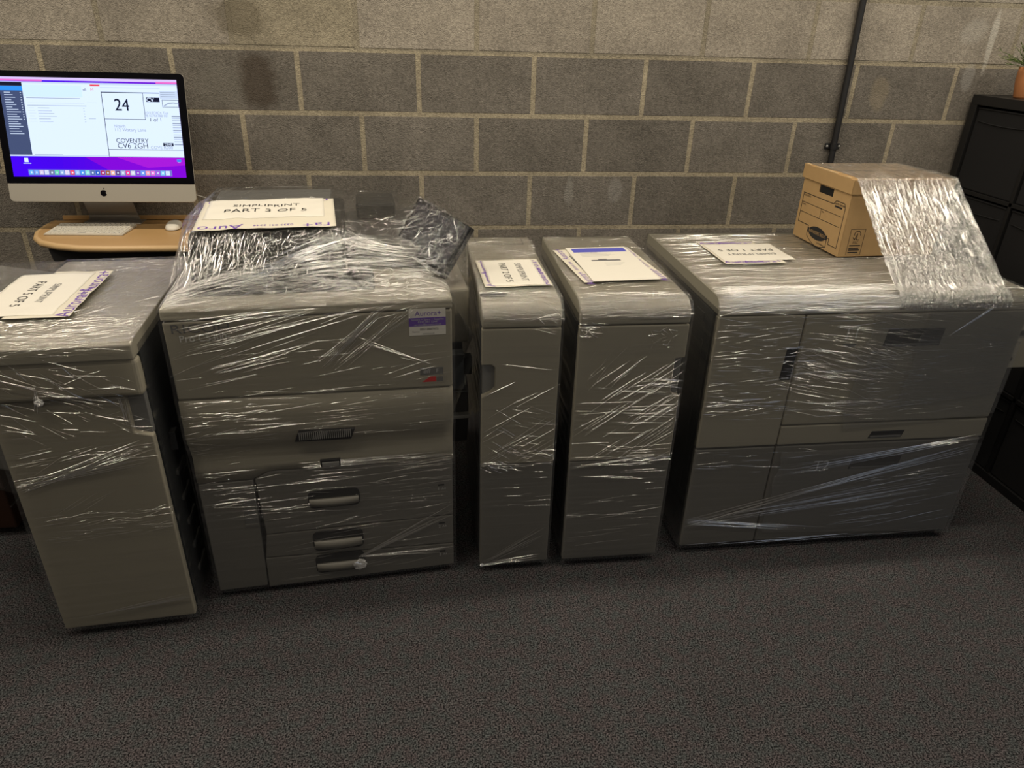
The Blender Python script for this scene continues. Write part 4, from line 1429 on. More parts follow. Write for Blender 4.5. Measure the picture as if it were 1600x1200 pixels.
mb.grid(16, 24, curt2, F_SIDE)
f2 = mb.build('stretch_wrap', None, u2)

c = newc()
r2_ = random.Random(77)
ridges(c, s2, r2_, 60, 0, W2, 0.28, 0.46, 0, 3, (0.03, 0.22), (0.0003, 0.0007), 0.02)
ridges(c, s2, r2_, 40, 0.2, W2, 0.02, 0.28, 3, 4, (0.03, 0.2), (0.0003, 0.0006), 0.02)
ridges(c, s2, r2_, 60, 0, W2, 0.56, 0.72, 1, 4, (0.03, 0.20), (0.0003, 0.0006), 0.02)
ridges(c, s2, r2_, 26, 0, 0.22, 0.58, 0.70, 6, 5, (0.012, 0.07), (0.0007, 0.0013), 0.02)
ridges(c, s2, r2_, 26, 0, 0.15, 0.30, 0.56, 1, 5, (0.01, 0.06), (0.0004, 0.0009), 0.02)
ridges(c, s2, r2_, 26, 0, W2, 0.72, 0.98, 8, 5, (0.03, 0.16), (0.0003, 0.0006), 0.02)
fan(c, s2, r2_, (0.0, 0.83), (0.45, 0.985), (0.72, 0.985), 13, (0.0005, 0.0010), 0.05)
fan(c, s2, r2_, (0.05, 0.915), (0.45, 0.965), (0.35, 0.985), 12, (0.0005, 0.0011), 0.03)
fan(c, s2, r2_, (0.40, 0.80), (0.58, 0.985), (0.62, 0.985), 26, (0.0005, 0.0012), 0.02)
fan(c, s2, r2_, (0.44, 0.79), (0.66, 0.985), (0.72, 0.97), 14, (0.0004, 0.001), 0.02)
fan(c, s2, r2_, (0.69, 0.775), (0.54, 0.82), (0.45, 0.90), 5, (0.0005, 0.001), 0.004)
fan(c, s2, r2_, (0.10, 0.79), (0.35, 0.83), (0.42, 0.88), 12, (0.0004, 0.001), 0.015)
fan(c, s2, r2_, (0.445, 0.085), (W2, 0.21), (W2, 0.27), 26, (0.0007, 0.0015), 0.004)
fan(c, s2, r2_, (0.455, 0.085), (W2, 0.055), (W2, 0.095), 18, (0.0006, 0.0013), 0.004)
fan(c, s2, r2_, (0.30, 0.455), (W2, 0.44), (W2, 0.47), 14, (0.0005, 0.0012), 0.012)
ridges(c, s2, r2_, 14, 0.6, W2, 0.415, 0.45, 2, 3, (0.03, 0.12), (0.0005, 0.0011), 0.02)
knot(c, (0.445, 0.002, 0.086), 0.017, r2_, M_KNOT, squash=(1.4, 0.5, 1.1))
# front slope and feeder front
ridges(c, mem, r2_, 480, 0, W2, 0.0, 0.16, 4, 12, (0.01, 0.09), (0.0004, 0.0010), 0.1)
ridges(c, mem, r2_, 260, 0, W2, 0.0, 0.09, 3, 8, (0.01, 0.09), (0.0004, 0.0010), 0.1)
ridges(c, mem, r2_, 300, 0.25, W2, 0.03, 0.20, 20, 45, (0.006, 0.03), (0.0004, 0.0012), 0.3)
ridges(c, mem, r2_, 170, 0.0, 0.26, 0.10, 0.24, 78, 22, (0.01, 0.08), (0.0006, 0.0016), 0.1)
ridges(c, mem, r2_, 230, 0.0, 0.56, 0.10, 0.24, 60, 45, (0.008, 0.04), (0.0005, 0.0014), 0.3)
fan(c, mem, r2_, (0.02, 0.06), (0.60, 0.18), (0.72, 0.14), 24, (0.0006, 0.0014), 0.03)
fan(c, mem, r2_, (0.20, 0.09), (0.62, 0.22), (0.50, 0.24), 26, (0.0007, 0.0016), 0.03)
fan(c, mem, r2_, (0.45, 0.20), (0.70, 0.13), (0.72, 0.19), 26, (0.0006, 0.0014), 0.03)
ridges(c, mem, r2_, 90, 0.48, 0.80, 0.15, 0.34, 20, 50, (0.008, 0.05), (0.0005, 0.0012), 0.2)
ridges(c, mem, r2_, 60, 0.0, 0.06, 0.2, 0.72, 86, 8, (0.05, 0.2), (0.0004, 0.001), 0.05)
ridges(c, mem, r2_, 16, 0.05, 0.22, 0.64, 0.74, 70, 6, (0.05, 0.09), (0.0007, 0.0014), 0.05)
ridges(c, mem, r2_, 24, 0.2, 0.36, 0.70, 0.75, 0, 5, (0.04, 0.10), (0.0005, 0.0011), 0.05)
ridges(c, mem, r2_, 45, 0.0, 0.83, 0.25, 0.76, 30, 60, (0.01, 0.05), (0.0003, 0.0007), 0.2)
finish_creases(c, f2)

# paper on the feeder
Pm = (Matrix.Translation((0.664, -1.185, 0)) @ Euler((0, 0, MA)).to_matrix().to_4x4())
pc = Pm @ Vector((0.245, 0.410, 1.1545))
p3 = paper_label((pc.x, pc.y, pc.z), R(7), ('SIMPLIPRINT', 'PART 3 OF 5'), 'paper reading PART 3 OF 5, on top of the large printer',
                 sheet=(0.340, 0.205), back=(0.385, 0.300), bo=(0.008, -0.052), seed=5, bend=0.007, s1_=0.034, s2_=0.042, grey=False, bs=0.058, bt=('Auro', 'ra+'), bxs=(0.070, 0.055))
p3.rotation_euler = (R(2.5), 0, R(7))

# ------------------------------------------------------------------ computer corner
M_WOOD = mat('beech_laminate', (0.52, 0.325, 0.145), 0.38, noise_amt=0.06, noise_scale=12)
M_WOODE = mat('beech_edge', (0.62, 0.42, 0.21), 0.4)
M_ALU = mat('aluminium', (0.55, 0.52, 0.46), 0.35, metal=0.35)
M_ALUD = mat('aluminium_stand', (0.42, 0.41, 0.40), 0.35, metal=0.7)
M_GLOSSBLK = mat('glass_black', (0.004, 0.004, 0.006), 0.12)
DZ = 0.94
dk = thing('computer_desk', (0.20, -0.18, 0), 0, 'small beech-topped desk with rounded corner and black body, behind the leftmost machine', 'desk')


def local(px, py): return (px - 0.20, py + 0.18)


outl = [(-0.09, -0.012), (-0.092, -0.09), (-0.082, -0.18), (-0.055, -0.25), (-0.01, -0.31), (0.06, -0.352), (0.14, -0.378), (0.24, -0.386), (0.36, -0.386), (0.58, -0.386), (0.58, -0.012)]
ol = [local(*p) for p in outl]
tp = MB(); tp.prism(ol, 'z', DZ - 0.022, DZ, M_WOOD)
tp.build('desk_top', None, dk, bevel=0.006, seg=3)
eb = MB()
eb.tube([(x, y - 0.0, DZ - 0.011) for x, y in ol[:-1]], 0.0125, M_WOODE, seg=8)
eb.build('edge_band', None, dk)
bb = MB(); bb.box(*[local(-0.06, 0)[0], local(0.58, 0)[0]], local(0, -0.013)[1], local(0, -0.004)[1], DZ, DZ + 0.018, M_WOOD)
bb.build('back_lip', None, dk, bevel=0.002)
bd = MB()
bd.prism([(0.012 - 0.2, DZ - 0.024), (0.020 - 0.2, 0.87), (0.045 - 0.2, 0.845), (0.055 - 0.2, 0.04), (0.55 - 0.2, 0.04), (0.56 - 0.2, DZ - 0.024)], 'y', -0.15, 0.12, M_DARK)
bd.build('desk_body', None, dk, bevel=0.004)
ft = MB(); ft.box(-0.18, 0.36, -0.16, 0.13, 0.0, 0.04, M_DARK); ft.build('foot', None, dk, bevel=0.008)

# all-in-one computer
Pb = Vector((0.188, -0.20, 1.052))
cpz = DZ
ic = thing('desktop_computer', (0.150, -0.035, DZ + 0.0005), R(0), 'silver all-in-one computer with lit screen, standing on the beech desk', 'computer')
loc0 = Vector((0.150, -0.035, DZ))
T = Matrix.Translation(Pb - loc0) @ Euler((R(-13), 0, R(-1.0))).to_matrix().to_4x4()
WI, HI = 0.650, 0.447
cas = MB()
pv = [(0.0, 0.0), (0.0, HI), (0.005, HI), (0.018, HI - 0.04), (0.045, HI * 0.6), (0.045, HI * 0.35), (0.015, 0.03), (0.005, 0.0)]


def rrect(x0, x1, z0, z1, r, n=6):
    return arc(x0 + r, z0 + r, r, 180, 270, n) + arc(x1 - r, z0 + r, r, 270, 360, n) + arc(x1 - r, z1 - r, r, 0, 90, n) + arc(x0 + r, z1 - r, r, 90, 180, n)


cas.prism(rrect(-WI / 2, WI / 2, 0, HI, 0.016), 'y', 0.0, 0.006, M_ALU, M=T)
cas.prism(rrect(-WI / 2 + 0.06, WI / 2 - 0.06, 0.05, HI - 0.06, 0.05), 'y', 0.006, 0.030, M_ALU, M=T)
shell = cas.build('casing', None, ic, bevel=0.002)
CH = 0.066
bz = MB()
bz.prism([(-WI / 2 + 0.0005, CH)] + [(WI / 2 - 0.0005, CH)] + arc(WI / 2 - 0.016, HI - 0.0165, 0.0155, 0, 90, 6) + arc(-WI / 2 + 0.016, HI - 0.0165, 0.0155, 90, 180, 6), 'y', -0.0016, 0.0, M_GLOSSBLK, M=T)
bz.build('bezel', None, ic)
# logo on the chin
lg = MB()
ap = []
for k in range(40):
    a = 2 * math.pi * k / 40
    r_ = 0.0115 * (1 - 0.10 * math.exp(-((math.degrees(a) - 90) / 18) ** 2) - 0.06 * math.exp(-((math.degrees(a) - 270) / 16) ** 2))
    x = r_ * math.cos(a) * 0.96; z = r_ * math.sin(a)
    # bite on the right
    d = math.hypot(x - 0.0135, z - 0.0015)
    if d < 0.0058:
        sc_ = 0.0058 / max(d, 1e-6); x = 0.0135 + (x - 0.0135) * sc_; z = 0.0015 + (z - 0.0015) * sc_
    ap.append((x, 0.032 + z))
lg.add([(x, -0.0006, z) for x, z in ap], [tuple(range(len(ap)))], M_GLOSSBLK, M=T)
lf = [(0.0005, 0.0455), (0.0010, 0.0485), (0.0030, 0.0505), (0.0048, 0.0510), (0.0042, 0.0480), (0.0022, 0.0462)]
lg.add([(x, -0.0006, z) for x, z in lf], [tuple(range(len(lf)))], M_GLOSSBLK, M=T)
lg.build('chin_logo', None, ic)

# screen picture (self-lit): origin at lower left, 597 x 336 mm
SWd, SHt = 0.597, 0.336
SX0, SZ0 = -SWd / 2, CH + 0.0225
EM_ = {}


def scr(name, c, k=1.0):
    key = 'screen_' + name
    if key in MATS: return MATS[key]
    m_, nt_, out_ = nt_new(key)
    e = nt_.nodes.new('ShaderNodeEmission')
    e.inputs[0].default_value = (*c, 1); e.inputs[1].default_value = k * SCREEN
    nt_.links.new(e.outputs[0], out_.inputs[0])
    MATS[key] = m_
    return m_


SCREEN = 1.2
sn = MB()
lay = [0]


def rect(u0, v0, u1, v1, m_):
    """u right, v DOWN from the top, both 0..1"""
    lay[0] += 1
    y = -0.0018 - 0.000012 * lay[0]
    xa, xb = SX0 + u0 * SWd, SX0 + u1 * SWd
    za, zb = SZ0 + (1 - v1) * SHt, SZ0 + (1 - v0) * SHt
    sn.add([(xa, y, za), (xb, y, za), (xb, y, zb), (xa, y, zb)], [(0, 1, 2, 3)], m_, M=T)


def stext(s, u, v, size, m_, align='LEFT', sx=1.0):
    lay[0] += 1
    y = -0.0018 - 0.000012 * lay[0]
    sn.text(s, size, T @ TM(SX0 + u * SWd, y, SZ0 + (1 - v) * SHt, 90), m_, align=align, sx=sx)


S_W = scr('white', (0.66, 0.78, 1.0)); S_K = scr('black', (0.01, 0.012, 0.03)); S_NAVY = scr('navy', (0.055, 0.075, 0.16))
S_GR = scr('grey', (0.30, 0.36, 0.48)); S_LG = scr('lightgrey', (0.52, 0.62, 0.80)); S_BL = scr('blue', (0.03, 0.26, 0.80))
S_WIN = scr('window', (0.58, 0.76, 0.92)); S_RED = scr('red', (0.75, 0.05, 0.08)); S_MAG = scr('magenta', (0.75, 0.15, 0.55)); S_LIL = scr('lilac', (0.62, 0.50, 0.86))
# wallpaper: bands from deep blue to violet
for k in range(24):
    t_ = k / 23
    rect(k / 24, 0, (k + 1) / 24, 1, scr('wall%02d' % k, (0.055 + 0.13 * max(0, t_ - 0.25), 0.002, 0.80 - 0.25 * t_)))
lay[0] += 1
y_ = -0.0018 - 0.000012 * lay[0]
def spoly(pts, m_):
    lay[0] += 1
    y = -0.0018 - 0.000012 * lay[0]
    sn.add([(SX0 + u * SWd, y, SZ0 + (1 - v) * SHt) for u, v in pts][::-1], [tuple(range(len(pts)))], m_, M=T)
spoly([(0.42, 0.79), (0.62, 1.0), (1.0, 1.0), (1.0, 0.79)], scr('violet', (0.20, 0.003, 0.62)))
spoly([(0.60, 0.79), (0.78, 0.90), (1.0, 0.87), (1.0, 0.79)], scr('violet2', (0.34, 0.01, 0.62)))
rect(0, 0, 1, 0.028, S_LIL); rect(0.0, 0.022, 0.24, 0.040, S_MAG); rect(0.88, 0.022, 1, 0.04, S_MAG)
# mail window
rect(0.0, 0.045, 0.56, 0.785, S_W)
rect(0.0, 0.055, 0.125, 0.785, S_NAVY); rect(0.0, 0.050, 0.125, 0.085, S_K); rect(0.0, 0.090, 0.125, 0.135, S_BL)
for k in range(18):
    rect(0.02, 0.150 + 0.024 * k, 0.055 + 0.012 * ((k * 7) % 3) + (0.02 if k > 6 else 0), 0.157 + 0.024 * k, S_LG)
    if k < 12: rect(0.108, 0.150 + 0.024 * k, 0.115, 0.157 + 0.024 * k, S_LG)
rect(0.128, 0.075, 0.455, 0.165, S_WIN); rect(0.128, 0.165, 0.455, 0.19, S_WIN)
rect(0.128, 0.045, 0.56, 0.06, S_LG)
rect(0.505, 0.062, 0.56, 0.078, S_RED)
stext('efi', 0.462, 0.115, 0.012, S_K); stext('M', 0.505, 0.115, 0.013, S_RED)
rect(0.14, 0.20, 0.44, 0.206, S_GR); rect(0.14, 0.25, 0.46, 0.253, S_LG); rect(0.14, 0.275, 0.47, 0.280, S_GR)
for k in range(6):
    rect(0.145, 0.300 + 0.027 * k, 0.175 + 0.004 * (k % 3), 0.304 + 0.027 * k, S_LG)
    rect(0.195, 0.300 + 0.027 * k, 0.26 + 0.012 * ((k * 5) % 4), 0.305 + 0.027 * k, S_GR)
    rect(0.45, 0.300 + 0.027 * k, 0.458, 0.304 + 0.027 * k, S_GR)
    rect(0.140, 0.300 + 0.027 * k, 0.143, 0.305 + 0.027 * k, scr('yellow', (0.7, 0.6, 0.2)))
rect(0.475, 0.24, 0.53, 0.243, S_LG); rect(0.475, 0.40, 0.515, 0.404, S_GR)
rect(0.0, 0.775, 0.56, 0.790, S_LG); rect(0.14, 0.770, 0.30, 0.775, S_GR)
# parcel label window
rect(0.56, 0.045, 1.0, 0.79, S_W)
rect(0.56, 0.045, 1.0, 0.065, S_LG); rect(0.56, 0.085, 0.90, 0.092, S_LG)
def frame(u0, v0, u1, v1, w_, m_):
    rect(u0, v0, u1, v0 + w_ * 1.7, m_); rect(u0, v1 - w_ * 1.7, u1, v1, m_); rect(u0, v0, u0 + w_, v1, m_); rect(u1 - w_, v0, u1, v1, m_)
rect(0.562, 0.130, 0.892, 0.142, S_GR); rect(0.562, 0.130, 0.5655, 0.79, S_K)
frame(0.562, 0.135, 0.800, 0.405, 0.003, S_K)
stext('24', 0.672, 0.265, 0.058, S_K, 'CENTER', 0.9)
stext('24', 0.6735, 0.265, 0.058, S_K, 'CENTER', 0.9)
rect(0.815, 0.180, 0.892, 0.225, S_K); stext('CV', 0.838, 0.205, 0.020, S_W, 'CENTER')
rect(0.895, 0.115, 1.0, 0.19, S_LG)
for k in range(3): rect(0.90, 0.125 + 0.02 * k, 0.985, 0.131 + 0.02 * k, S_GR)
frame(0.905, 0.200, 1.0, 0.275, 0.0022, S_K)
spoly([(0.91, 0.262), (0.94, 0.23), (0.97, 0.225), (1.0, 0.235), (1.0, 0.243), (0.97, 0.235), (0.94, 0.242), (0.915, 0.268)], S_GR)
stext('10/12/2024 Tue', 0.935, 0.335, 0.0125, S_GR, 'RIGHT'); stext('PB 0278678B 001', 0.935, 0.365, 0.0115, S_GR, 'RIGHT')
stext('1 of 1', 0.820, 0.405, 0.019, S_K)
stext('Niamh', 0.612, 0.475, 0.015, S_GR); stext('112 Watery Lane', 0.612, 0.512, 0.0155, S_GR)
stext('COVENTRY', 0.614, 0.622, 0.0215, S_K); stext('CV6 2GH', 0.618, 0.675, 0.0265, S_K)
rect(0.885, 0.640, 0.945, 0.672, S_K); stext('D84B', 0.915, 0.657, 0.0115, S_W, 'CENTER')
stext('COVE R000', 0.940, 0.690, 0.0155, S_GR, 'RIGHT')
rect(0.562, 0.710, 1.0, 0.715, S_K); rect(0.565, 0.782, 1.0, 0.788, S_GR)
for k in range(13):
    rect(0.952, 0.36 + 0.024 * k, 1.0, 0.36 + 0.024 * k + (0.014 if k % 3 == 0 else 0.006), S_GR)
# desktop icons and dock
rect(0.075, 0.808, 0.098, 0.850, S_W); rect(0.068, 0.858, 0.112, 0.866, S_LG); rect(0.955, 0.81, 0.98, 0.835, S_BL); rect(0.96, 0.84, 0.975, 0.846, S_LG)
rect(0.088, 0.925, 0.918, 0.986, scr('dock', (0.16, 0.17, 0.55)))
dock = [(0.1, 0.4, 0.9), (0.15, 0.35, 0.85), (0.6, 0.5, 0.7), (0.6, 0.65, 0.8), (0.15, 0.18, 0.3), (0.1, 0.6, 0.35), (0.25, 0.4, 0.7), (0.7, 0.6, 0.8), (0.8, 0.05, 0.1), (0.3, 0.5, 0.9),
        (0.05, 0.3, 0.8), (0.2, 0.7, 0.6), (0.08, 0.15, 0.35), (0.02, 0.1, 0.5), (0.4, 0.02, 0.1), (0.35, 0.1, 0.02), (0.9, 0.45, 0.3), (0.12, 0.05, 0.2), (0.4, 0.45, 0.6), (0.85, 0.05, 0.25),
        (0.6, 0.6, 0.7), (0.25, 0.05, 0.6), (0.15, 0.3, 0.8), (0.85, 0.3, 0.4), (0.75, 0.15, 0.6), (0.35, 0.1, 0.7), (0.2, 0.55, 0.8), (0.6, 0.7, 0.85)]
for k, cl in enumerate(dock):
    u_ = 0.093 + k * 0.0292
    rect(u_, 0.932, u_ + 0.024, 0.978, scr('dock%02d' % k, cl))
    rect(u_ + 0.008, 0.946, u_ + 0.017, 0.964, S_LG if k % 2 else S_W)
sn.build('screen', None, ic)
# stand
sd = MB()
vs = []; fs = []
pa = [(0.010, 0.03, 0.090), (0.020, 0.085, 0.094), (0.022, 0.012, 0.098), (-0.02, 0.004, 0.108), (-0.06, 0.003, 0.112)]
sd2 = [(-0.112, 0.21), (-0.060, 0.11), (-0.022, 0.03), (-0.022, 0.006), (-0.050, 0.003)]
hw = [0.088, 0.088, 0.089, 0.094, 0.104]
th = 0.006
for (y, z), h_ in zip(sd2, hw):
    vs += [(-h_, y, z), (h_, y, z), (h_, y + th, z + (th if z < 0.03 else 0)), (-h_, y + th, z + (th if z < 0.03 else 0))]
for i in range(4):
    for k in range(4):
        k2 = (k + 1) % 4
        fs.append((i * 4 + k, i * 4 + k2, (i + 1) * 4 + k2, (i + 1) * 4 + k))
fs += [(0, 3, 2, 1), (16, 17, 18, 19)]
sd.add(vs, fs, M_ALUD)
sd.build('stand', None, ic)
ic_base = MB(); ic_base.box(-0.104, 0.104, -0.050, 0.018, 0.0, 0.004, M_ALUD); ic_base.build('stand_foot', None, ic, bevel=0.001)

# keyboard
kb = thing('keyboard', (0.108, -0.178, DZ + 0.001), R(0), 'slim white keyboard in front of the computer on the beech desk', 'keyboard')
kb.rotation_euler = (0, 0, R(-3))
M_ALUW = mat('keyboard_tray', (0.60, 0.57, 0.50), 0.4)
M_KEY = mat('key_white', (0.78, 0.75, 0.68), 0.5)
k1 = MB(); k1.prism([(-0.068, 0.0), (-0.068, 0.004), (0.066, 0.011), (0.066, 0.0)], 'x', -0.1395, 0.1395, M_ALUW); k1.build('base', None, kb, bevel=0.0012)
k2_ = MB()
for r_ in range(6):
    yk = -0.064 + r_ * 0.0215
    zk = 0.0042 + 0.007 * (yk + 0.068) / 0.134
    xk = -0.133
    widths = {0: [0.016, 0.016, 0.016, 0.021, 0.094, 0.021, 0.016, 0.016, 0.016, 0.016], 1: [0.038] + [0.0165] * 10 + [0.042], 2: [0.030] + [0.0165] * 11 + [0.030],
              3: [0.026] + [0.0165] * 12 + [0.018], 4: [0.0165] * 13 + [0.027], 5: [0.0165] * 14}[r_]
    gapk = (0.266 - sum(widths)) / (len(widths) - 1)
    for w_ in widths:
        k2_.box(xk, xk + w_, yk, yk + (0.0180 if r_ < 5 else 0.016), zk, zk + 0.0035, M_KEY)
        k2_.box(xk + w_ * 0.35, xk + w_ * 0.65, yk + 0.006, yk + 0.011, zk + 0.0035, zk + 0.0037, M_GREYINK)
        xk += w_ + gapk
k2_.build('keys', None, kb)

# mouse
ms = thing('computer_mouse', (0.392, -0.135, DZ + 0.001), R(8), 'white rounded mouse to the right of the keyboard', 'mouse')
mm_ = MB()
nu, nv = 28, 10
vs = []; fs = []
for j in range(nv + 1):
    t_ = j / nv
    for i in range(nu):
        a = 2 * math.pi * i / nu
        ca, sa = math.cos(a), math.sin(a)
        rx = 0.0285; ry = 0.0565
        e = 2.6
        k_ = (abs(ca) ** e + abs(sa) ** e) ** (-1 / e)
        sc_ = math.cos(t_ * math.pi / 2) ** 0.5 if t_ < 1 else 0
        vs.append((rx * ca * k_ * sc_, ry * sa * k_ * sc_, 0.003 + 0.018 * math.sin(t_ * math.pi / 2) * (1 - 0.25 * (sa * k_ * sc_ + 1) / 2 * 0)))
for j in range(nv):
    for i in range(nu):
        i2 = (i + 1) % nu
        fs.append((j * nu + i, j * nu + i2, (j + 1) * nu + i2, (j + 1) * nu + i))
mm_.add(vs, fs, M_KEY, True)
mm_.build('mouse_shell', None, ms)
mb_ = MB(); mb_.lathe([(0.0, 0.0), (0.024, 0.0), (0.026, 0.003)], M_ALUW, 24, Matrix.Diagonal((1, 1.9, 1, 1))); mb_.build('mouse_base', None, ms)
# pale cable running down behind the screen
cb_ = MB()
cb_.tube([(0.42, -0.10, 1.10), (0.44, -0.09, 1.075), (0.475, -0.08, 1.055), (0.53, -0.075, 1.035), (0.57, -0.07, 0.99), (0.575, -0.068, 0.965)], 0.0018, mat('cable_white', (0.55, 0.55, 0.52), 0.5), seg=8)
cbo = cb_.build('power_cable')
tag(cbo, 'thin white cable drooping behind the right side of the computer', 'cable')

# ------------------------------------------------------------------ conduit on the wall
cd = thing('cable_conduit', (3.095, -0.022, 0), 0, 'black vertical cable conduit fixed to the block wall above the cardboard box', 'conduit')
t_ = MB(); t_.tube([(0.020, 0, 0.02), (0.018, 0, 1.15), (0.0, 0, 1.9), (-0.01, 0, 3.14)], 0.0125, M_DARK, seg=16); t_.build('pipe', None, cd)
for zc_ in (1.248, 2.4):
    s_ = MB()
    xo = 0.017 if zc_ < 2 else -0.003
    s_.box(xo - 0.034, xo + 0.034, 0.010, 0.018, zc_ - 0.012, zc_ + 0.012, M_DARK)
    s_.lathe([(0.0155, -0.011), (0.0155, 0.011)], M_DARK, 20, Matrix.Translation((xo, 0, zc_)))
    s_.build('saddle_clip', None, cd, bevel=0.002)
    for sx_ in (-0.027, 0.027):
        q = MB()
        q.tube([(xo + sx_, 0.010, zc_), (xo + sx_, 0.006, zc_)], 0.0045, M_PALE, seg=10)
        q.build('screw', None, cd)

# ------------------------------------------------------------------ black cube shelf with fabric bins
M_SHELF = mat('shelf_black', (0.012, 0.012, 0.013), 0.45, noise_amt=0.1, noise_scale=60)
M_FABRIC = mat('fabric_black', (0.010, 0.010, 0.012), 0.9, bump=0.4, bump_scale=900)
SXF = 3.69
shf = thing('cube_shelf', (SXF, -0.025, 0), 0, 'tall black cube shelving unit at the right edge, standing end-on to the wall', 'shelf')
DP = 0.39; TOT = 1.466; E_ = 0.038; CELL = 0.3355; DV = 0.016
sf = MB()
sf.box(0, DP, -TOT, 0, 0, E_); sf.box(0, DP, -TOT, 0, TOT - E_, TOT); sf.box(0, DP, -E_, 0, E_, TOT - E_); sf.box(0, DP, -TOT, -TOT + E_, E_, TOT - E_)
sf.build('frame', M_SHELF, shf, bevel=0.0015)
sf = MB()
for k in range(1, 4):
    z = E_ + k * CELL + (k - 1) * DV
    sf.box(0.002, DP, -TOT + E_, -E_, z, z + DV)
    sf.box(0.002, DP, -z - DV, -z, E_, TOT - E_)
sf.build('dividers', M_SHELF, shf, bevel=0.001)
sf = MB(); sf.box(DP - 0.006, DP - 0.001, -TOT + 0.02, -0.02, 0.02, TOT - 0.02); sf.build('back_panel', M_SHELF, shf)


def bin_parts(loc, label):
    t = thing('storage_bin', loc, 0, label, 'storage bin', 'black fabric bins in the cube shelf')
    return t


rowname = {3: 'top row', 2: 'second row from the top', 1: 'third row from the top', 0: 'bottom row'}
colname = {0: 'nearest the block wall', 1: 'second from the block wall', 2: 'third from the block wall'}
first = None
for row, cols_ in ((3, (0, 1)), (2, (0, 1)), (1, (1, 2)), (0, (1, 2))):
    for cI in cols_:
        y = -0.025 - (E_ + cI * (CELL + DV)) - CELL / 2
        z = E_ + row * (CELL + DV) + 0.001
        lb = 'black fabric bin, %s of cube shelf, %s' % (rowname[row], colname[cI])
        t = bin_parts((SXF + 0.010, y, z), lb)
        if first is None:
            hb = 0.163
            g = MB()
            g.box(0, 0.012, -hb, hb, 0, 0.325); g.box(0.012, 0.36, -hb, -hb + 0.008, 0, 0.325); g.box(0.012, 0.36, hb - 0.008, hb, 0, 0.325)
            g.box(0.012, 0.36, -hb + 0.008, hb - 0.008, 0, 0.008); g.box(0.352, 0.36, -hb + 0.008, hb - 0.008, 0.008, 0.325)
            bodyb = g.build('bin_body', M_FABRIC, t, bevel=0.004, seg=2)
            g = MB(); g.tube([(-0.001, -hb + 0.003, 0.322), (-0.001, hb - 0.003, 0.322)], 0.0035); g.tube([(-0.001, -hb + 0.02, 0.272 ), (-0.002, -hb * .5, 0.268), (-0.003, 0, 0.266), (-0.002, hb * .5, 0.268), (-0.001, hb - 0.02, 0.272)], 0.0022)
            hem = g.build('bin_hem', M_FABRIC, t)
            first = (bodyb, hem)
        else:
            for p in first:
                q = p.copy(); COL.objects.link(q); q.parent = t

# potted plant on the shelf
PX, PY, PZ = 3.790, -0.190, TOT + 0.0005
pp = thing('potted_plant', (PX, PY, PZ), 0, 'small terracotta pot with grassy green plant on top of the black shelf', 'plant')
M_TERRA = mat('terracotta', (0.52, 0.215, 0.085), 0.6, noise_amt=0.06, noise_scale=20)
g = MB(); g.lathe([(0.0, 0.0), (0.040, 0.0), (0.043, 0.006), (0.052, 0.06), (0.053, 0.095), (0.053, 0.115), (0.047, 0.115), (0.046, 0.10), (0.0, 0.098)], M_TERRA, 36)
g.build('pot', None, pp)
g = MB(); g.lathe([(0.0, 0.102), (0.046, 0.101)], mat('soil', (0.03, 0.02, 0.012), 0.9), 24); g.build('soil', None, pp)
M_LEAF = mat('leaf_green', (0.075, 0.13, 0.025), 0.5, noise_amt=0.3, noise_scale=30)
M_LEAF2 = mat('leaf_light', (0.15, 0.21, 0.05), 0.5, noise_amt=0.25, noise_scale=30)
rp = random.Random(8)
g = MB()
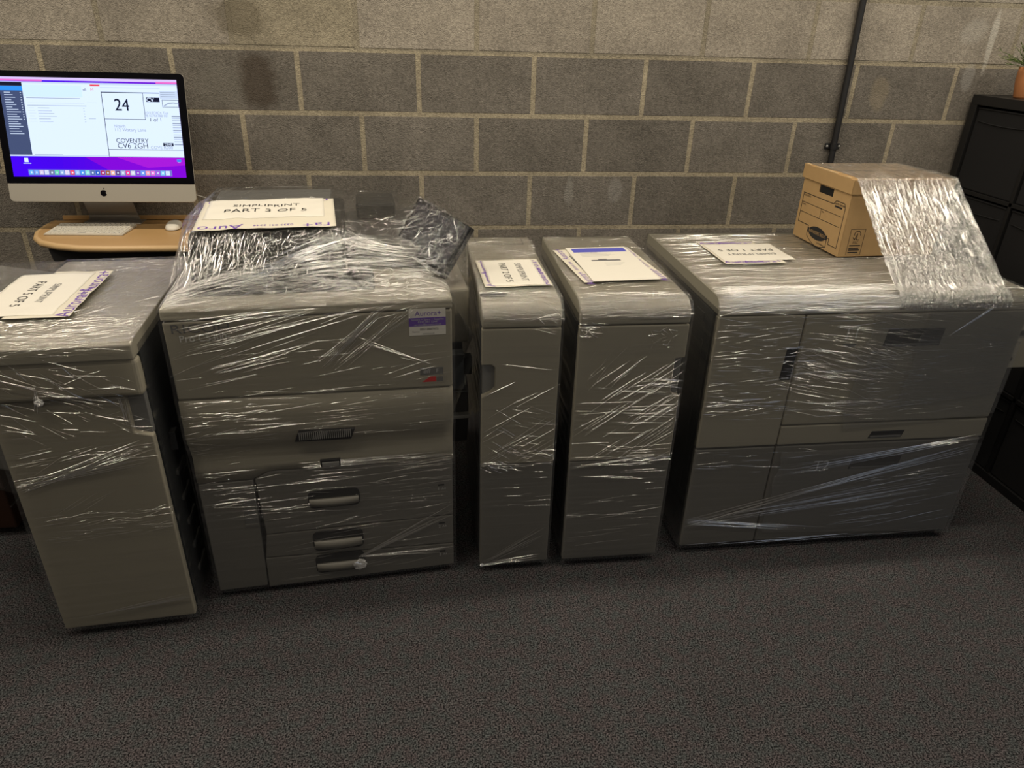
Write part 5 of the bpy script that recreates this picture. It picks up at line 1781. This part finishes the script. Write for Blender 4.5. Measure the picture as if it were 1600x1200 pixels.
for s_ in range(95):
    az = rp.uniform(0, 2 * math.pi); tilt = rp.uniform(0.05, 1.15); ln = rp.uniform(0.08, 0.15)
    p = Vector((rp.uniform(-0.02, 0.02), rp.uniform(-0.02, 0.02), 0.10)); pts = [p.copy()]
    dirv = Vector((math.sin(tilt) * math.cos(az), math.sin(tilt) * math.sin(az), math.cos(tilt)))
    for k in range(6):
        p = p + dirv * ln / 6; dirv = (dirv + Vector((0, 0, -0.06 * tilt))).normalized(); pts.append(p.copy())
    g.tube(pts, 0.0008, M_LEAF, seg=4)
    for k in range(1, 7):
        for side in (-1, 1, 0.3):
            b0 = pts[k]
            d = (dirv + Vector((rp.uniform(-1, 1), rp.uniform(-1, 1), rp.uniform(-0.4, 0.8))) * 0.8).normalized()
            L_ = rp.uniform(0.012, 0.026); wv = d.cross(Vector((0, 0, 1)))
            if wv.length < 0.01: wv = Vector((1, 0, 0))
            wv = wv.normalized() * 0.0018
            g.add([b0, b0 + d * L_ * 0.5 + wv + Vector((0, 0, 0.001)), b0 + d * L_, b0 + d * L_ * 0.5 - wv], [(0, 1, 2, 3)], M_LEAF if rp.random() < 0.6 else M_LEAF2)
g.build('foliage', None, pp)

# ------------------------------------------------------------------ dark brown cases on the floor at the left edge
M_BROWN = mat('dark_brown', (0.045, 0.018, 0.010), 0.4, noise_amt=0.25, noise_scale=15)
M_STEEL = mat('dull_steel', (0.25, 0.24, 0.23), 0.35, metal=0.8)
bs = thing('flight_case', (-0.42, -0.50, 0), 0, 'dark reddish-brown case with metal edge strips on the floor, left of the leftmost machine', 'case')
g = MB(); g.box(-0.26, 0.30, -0.28, 0.30, 0.03, 0.20, M_BROWN); g.build('case_body', None, bs, bevel=0.006)
g = MB(); g.box(-0.26, 0.31, -0.29, 0.31, 0.205, 0.36, M_BROWN); g.build('case_lid', None, bs, bevel=0.006)
g = MB()
for z in (0.20, 0.12): g.box(0.300, 0.304, -0.28, 0.30, z, z + 0.005, M_STEEL)
g.box(0.304, 0.314, -0.2, -0.05, 0.075, 0.085, M_STEEL)
g.build('edge_strip', None, bs)
for y in (-0.22, 0.2):
    g = MB()
    g.lathe([(0.012, -0.004), (0.016, 0), (0.012, 0.004)], M_STEEL, 16, TM(0.308, y, 0.16, 0, 90))
    g.build('latch', None, bs)
for x in (-0.2, 0.25):
    for y in (-0.24, 0.25):
        g = MB(); g.tube([(x - 0.01, y, 0.015), (x + 0.01, y, 0.015)], 0.015, M_RUBBER, seg=12); g.build('caster', None, bs)
